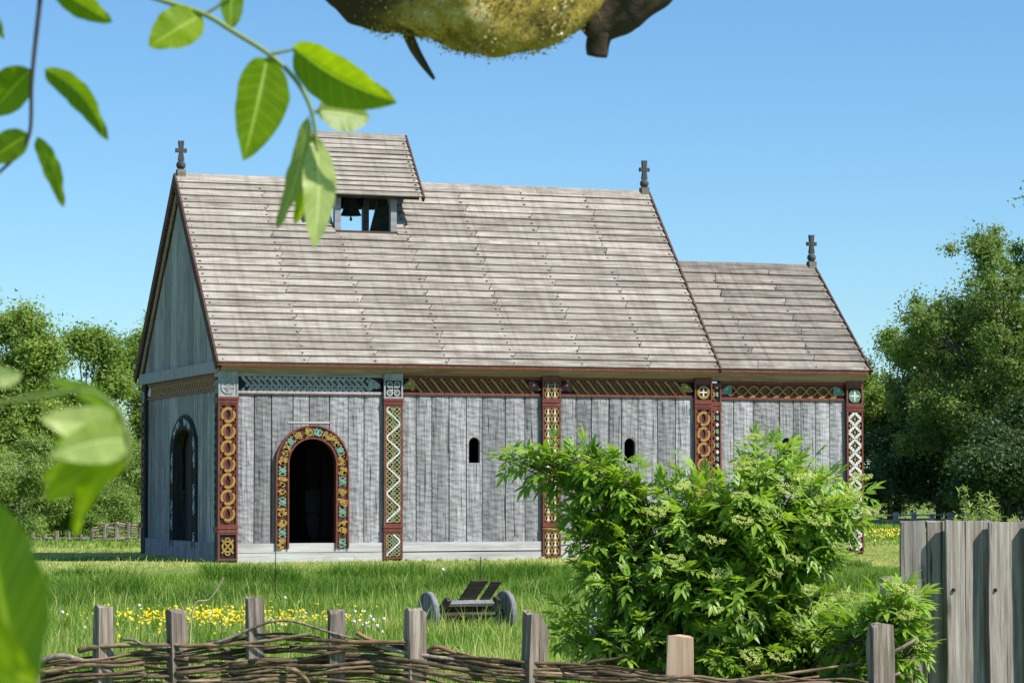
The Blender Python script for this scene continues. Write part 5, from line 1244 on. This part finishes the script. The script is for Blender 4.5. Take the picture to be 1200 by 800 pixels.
def mossv(P, k):
    out = []
    for p in P:
        u = px(p)[0]; a = max(0, min(1, (u-440)/90))*max(0, min(1, (705-u)/60)); out += [a*1.15]*k
    return out
limb = blob_tube([(-840, -700, 0), (-300, -420, 0), (120, -170, .0), (335, -90, .0), (450, -28, -.03), (560, 1, -.05), (635, -16, -.03), (715, -92, 0), (900, -230, .05), (1100, -420, .1)], 2.2, [95, 88, 80, 64, 54, 58, 56, 52, 46, 40], 'mossy_limb', 'moss', seed=3, moss=mossv, sub=26, k=48, amp=.22)
LV = np.array([v.co for v in limb.data.vertices]); LP = px3 = np.array([px(v) for v in LV]); kk = np.where((LP[:, 0] > 405) & (LP[:, 0] < 700) & (LP[:, 1] > -70) & (LP[:, 1] < 130))[0]
mr = np.random.default_rng(8); kk = mr.choice(kk, 15000, replace=True); wgt = np.clip((LP[kk, 0]-400)/110, .12, 1)*np.clip((705-LP[kk, 0])/70, .15, 1); kk = kk[mr.random(len(kk)) < wgt]
ctr = np.array([at(px(v)[0], -10, 2.17) for v in LV[kk]]); nn = unit(LV[kk]-ctr); cc_ = LV[kk]+mr.normal(size=(len(kk), 3))*.0022
lump = .5+.5*np.sin(LV[kk]@np.array([61, 83, 57.]))*np.sin(LV[kk]@np.array([-47, 71, 90.])+1.3)
aa = unit(nn*.28+mr.normal(size=(len(kk), 3))*.75); bb = unit(np.cross(aa, mr.normal(size=(len(kk), 3)))); sz = (.0008+.0010*lump)*mr.uniform(.5, 1.4, len(kk))
V, F0 = quads(cc_+aa*sz[:, None]*.6, aa*sz[:, None], bb*(sz*.55)[:, None]); M['mosstuft'] = leafmat('moss_tuft', (.08, .062, .03), (.33, .27, .10), (.74, .66, .40), .15, .9, .1, 1.1)
tag(link('moss', fast_mesh('moss', V, F0, 'mosstuft', np.repeat(np.clip(lump*.55+mr.uniform(-.1, .45, len(kk)), 0, 1), 4)), near), kind='stuff')
blob_tube([(900, -260, .05), (815, -110, .02), (758, -14, 0), (728, 10, 0), (703, 28, 0), (688, 42, 0)], 2.2, [40, 34, 30, 26, 24, 17], 'side_branch', 'moss', seed=5, amp=.34, k=36, sub=20)
blob_tube([(712, 16, 0), (703, 42, 0), (699, 66, 0)], 2.2, [18, 17, 13], 'broken_stub', 'moss', seed=6, amp=.3, k=28, sub=16)
blob_tube([(478, 40, 0), (486, 58, 0), (497, 76, 0), (509, 93, 0)], 2.2, [7, 6, 4.5, 2], 'twig', 'bark', k=8, seed=7, amp=.06)
def leaf_obj(base, tip, hw, D0, D1, par, mat='nearleaf', roll=0., curl=.12, fold=.18, bend=0., v=.5, name='leaf', shape=1.0):
    """oval leaf with midrib fold; base and tip as photo pixels with depth"""
    a, b = at(*base, D0), at(*tip, D1); ax = b-a; ln = ax.length; d = ax.normalized(); view = (a+b)/2-Vector(CAM); view.normalize()
    s = d.cross(view).normalized(); s = Matrix.Rotation(roll, 3, d) @ s; n = s.cross(d).normalized()
    if n.dot(view) > 0: n = -n
    h = hw/F_PX*(D0+D1)/2; NL, NW = 20, 8; V = []; Fa = []; val = []
    for i in range(NL+1):
        t = i/NL; wdt = h*(math.sin(math.pi*t**(.82*shape))**.72 if 0 < t < 1 else 0)+h*.004
        for j in range(NW+1):
            q = 2*j/NW-1; z = fold*abs(q)*wdt+curl*ln*(-(t-.5)**2)*1.0 + .012*ln*math.sin(t*17+q)*abs(q)+.010*ln*math.sin(t*31+2*q)*q*q
            p = a+d*ln*t+s*(wdt*q+bend*ln*math.sin(math.pi*t))+n*z; V.append(p); val.append(v+(.25 if abs(q) < .2 and False else 0)+.08*(q > 0))
    QT = np.array([((2*j/NW-1), i/NL) for i in range(NL+1) for j in range(NW+1)])
    w_ = NW+1; Fa = [(i*w_+j, i*w_+j+1, (i+1)*w_+j+1, (i+1)*w_+j) for i in range(NL) for j in range(NW)]
    V2 = np.array(V); o = link(name, fast_mesh(name, V2, np.array(Fa), mat, np.array(val), smooth=True), par)
    for nm, k in (('vq', 0), ('vt', 1)):
        at_ = o.data.attributes.new(nm, 'FLOAT', 'POINT'); at_.data.foreach_set('value', np.ascontiguousarray(QT[:, k], np.float32))
    return o
def stem(pl, D, r, par, name='stem', mat='stem'):
    P = tube_path([at(u, v, D if len(q) == 0 else q[0]) for (u, v, *q) in pl], 5); mb = MB(); N = len(P); mb.tube(P, [r*(1.15-.5*i/N) for i in range(N)], 7); o = mb.build(name, mat, par, smooth=True); setv(o.data, .5); return o
D = 1.32
tw = stem([(-120, -260, 1.6), (60, -90, 1.4), (150, -18), (195, 2), (240, 17), (275, 38), (316, 64), (345, 92), (362, 121), (369, 150), (371, 178)], D, .0014, near, 'leaf_spray')
stem([(240, 17), (262, 2), (290, -30)], D, .0008, tw, 'stalk'); stem([(316, 64), (345, 58)], D, .0009, tw, 'stalk'); stem([(369, 132), (378, 126)], D, .0009, tw, 'stalk')
leaf_obj((236, 17), (175, 54), 26, D, D-.015, tw, roll=.3, v=.75)
leaf_obj((271, 33), (270, -40), 15, D, D+.01, tw, roll=.4, v=.45)
leaf_obj((314, 66), (287, 187), 32, D, D-.02, tw, roll=-.25, fold=.55, v=.5)
leaf_obj((341, 56), (463, 121), 31, D, D-.02, tw, roll=.35, fold=.42, v=.45, bend=-.04)
leaf_obj((372, 129), (434, 138), 25, D, D+.012, tw, mat='paleleaf', roll=-.35, fold=.3, v=.1)
leaf_obj((360, 135), (322, 269), 12, D, D+.005, tw, mat='paleleaf', roll=.5, v=.25, bend=.06)
leaf_obj((369, 155), (344, 264), 12, D, D+.01, tw, mat='nearleaf', roll=.4, v=.6, bend=.05)
leaf_obj((371, 160), (368, 290), 20, D, D-.012, tw, mat='paleleaf', roll=-.2, v=.45, bend=.03)
D = 1.2
tw = stem([(60, -200, 1.4), (52, -60), (47, 0), (41, 55), (37, 100), (35, 155), (20, 182), (-8, 208)], D, .0011, near, 'leaf_spray', mat='bark')
leaf_obj((35, 82), (-14, 135), 25, D, D+.01, tw, roll=.35, v=.45); leaf_obj((33, 157), (-16, 190), 19, D, D, tw, roll=.3, v=.35)
leaf_obj((50, 81), (125, 165), 16, D, D-.012, tw, roll=.45, fold=.3, v=.35, bend=.12); leaf_obj((41, 160), (73, 243), 12, D, D-.01, tw, roll=.5, v=.35, bend=.07)
leaf_obj((60, -18), (131, 27), 17, D, D, tw, roll=.4, v=.55); leaf_obj((-10, 10), (4, 46), 6, D, D, tw, roll=.4, v=.5)
# very near leafy shoot at the lower left, far out of focus
sap = thing('sapling', gpt(-500, .8), 'out of focus leafy shoot very near at the lower left edge', 'sapling')
mb = MB(); g1 = gpt(-500, .8); mb.tube([g1, at(-480, 900, .8), at(-440, 300, .8)], [.008, .007, .004], 8); mb.build('stem', 'bark', sap)
D = .72
tw = stem([(-470, 620, .8), (-200, 520), (-30, 478), (50, 464), (100, 458), (140, 480), (150, 520)], D, .0006, sap, 'leaf_spray')
stem([(140, 480), (150, 515), (148, 550)], D, .0008, tw, 'stalk')
leaf_obj((139, 497), (48, 489), 23, D, D-.010, tw, mat='paleleaf', roll=.15, v=.55, shape=.8, bend=.05); leaf_obj((151, 514), (60, 533), 26, D, D-.012, tw, mat='paleleaf', roll=-.1, v=.35, shape=.8, bend=-.04)
leaf_obj((146, 492), (62, 520), 26, D+.006, D+.012, tw, roll=.5, v=.75, shape=.85); leaf_obj((152, 520), (50, 584), 30, D+.008, D+.014, tw, roll=.5, v=.85, shape=.8); leaf_obj((151, 530), (46, 560), 24, D+.012, D+.02, tw, roll=.7, v=.75)
leaf_obj((104, 454), (-10, 474), 8, D+.01, D+.02, tw, roll=1.0, v=.0); leaf_obj((150, 525), (84, 630), 15, D, D+.01, tw, roll=.4, v=.85, bend=-.10); leaf_obj((128, 478), (62, 440), 20, D+.02, D+.03, tw, roll=1.0, v=.1); leaf_obj((25, 440), (-30, 445), 12, D, D, tw, mat='paleleaf', v=.7)
tw = stem([(-470, 760, .8), (-150, 830, .65), (0, 850, .6), (22, 812, .58)], .58, .0013, sap, 'leaf_spray')
leaf_obj((24, 815), (-22, 578), 66, .58, .62, tw, roll=-.5, fold=.2, v=.28, shape=.9); leaf_obj((-70, 660), (44, 806), 20, .55, .55, tw, roll=.3, v=1.0)

print('objects', len(S.objects))
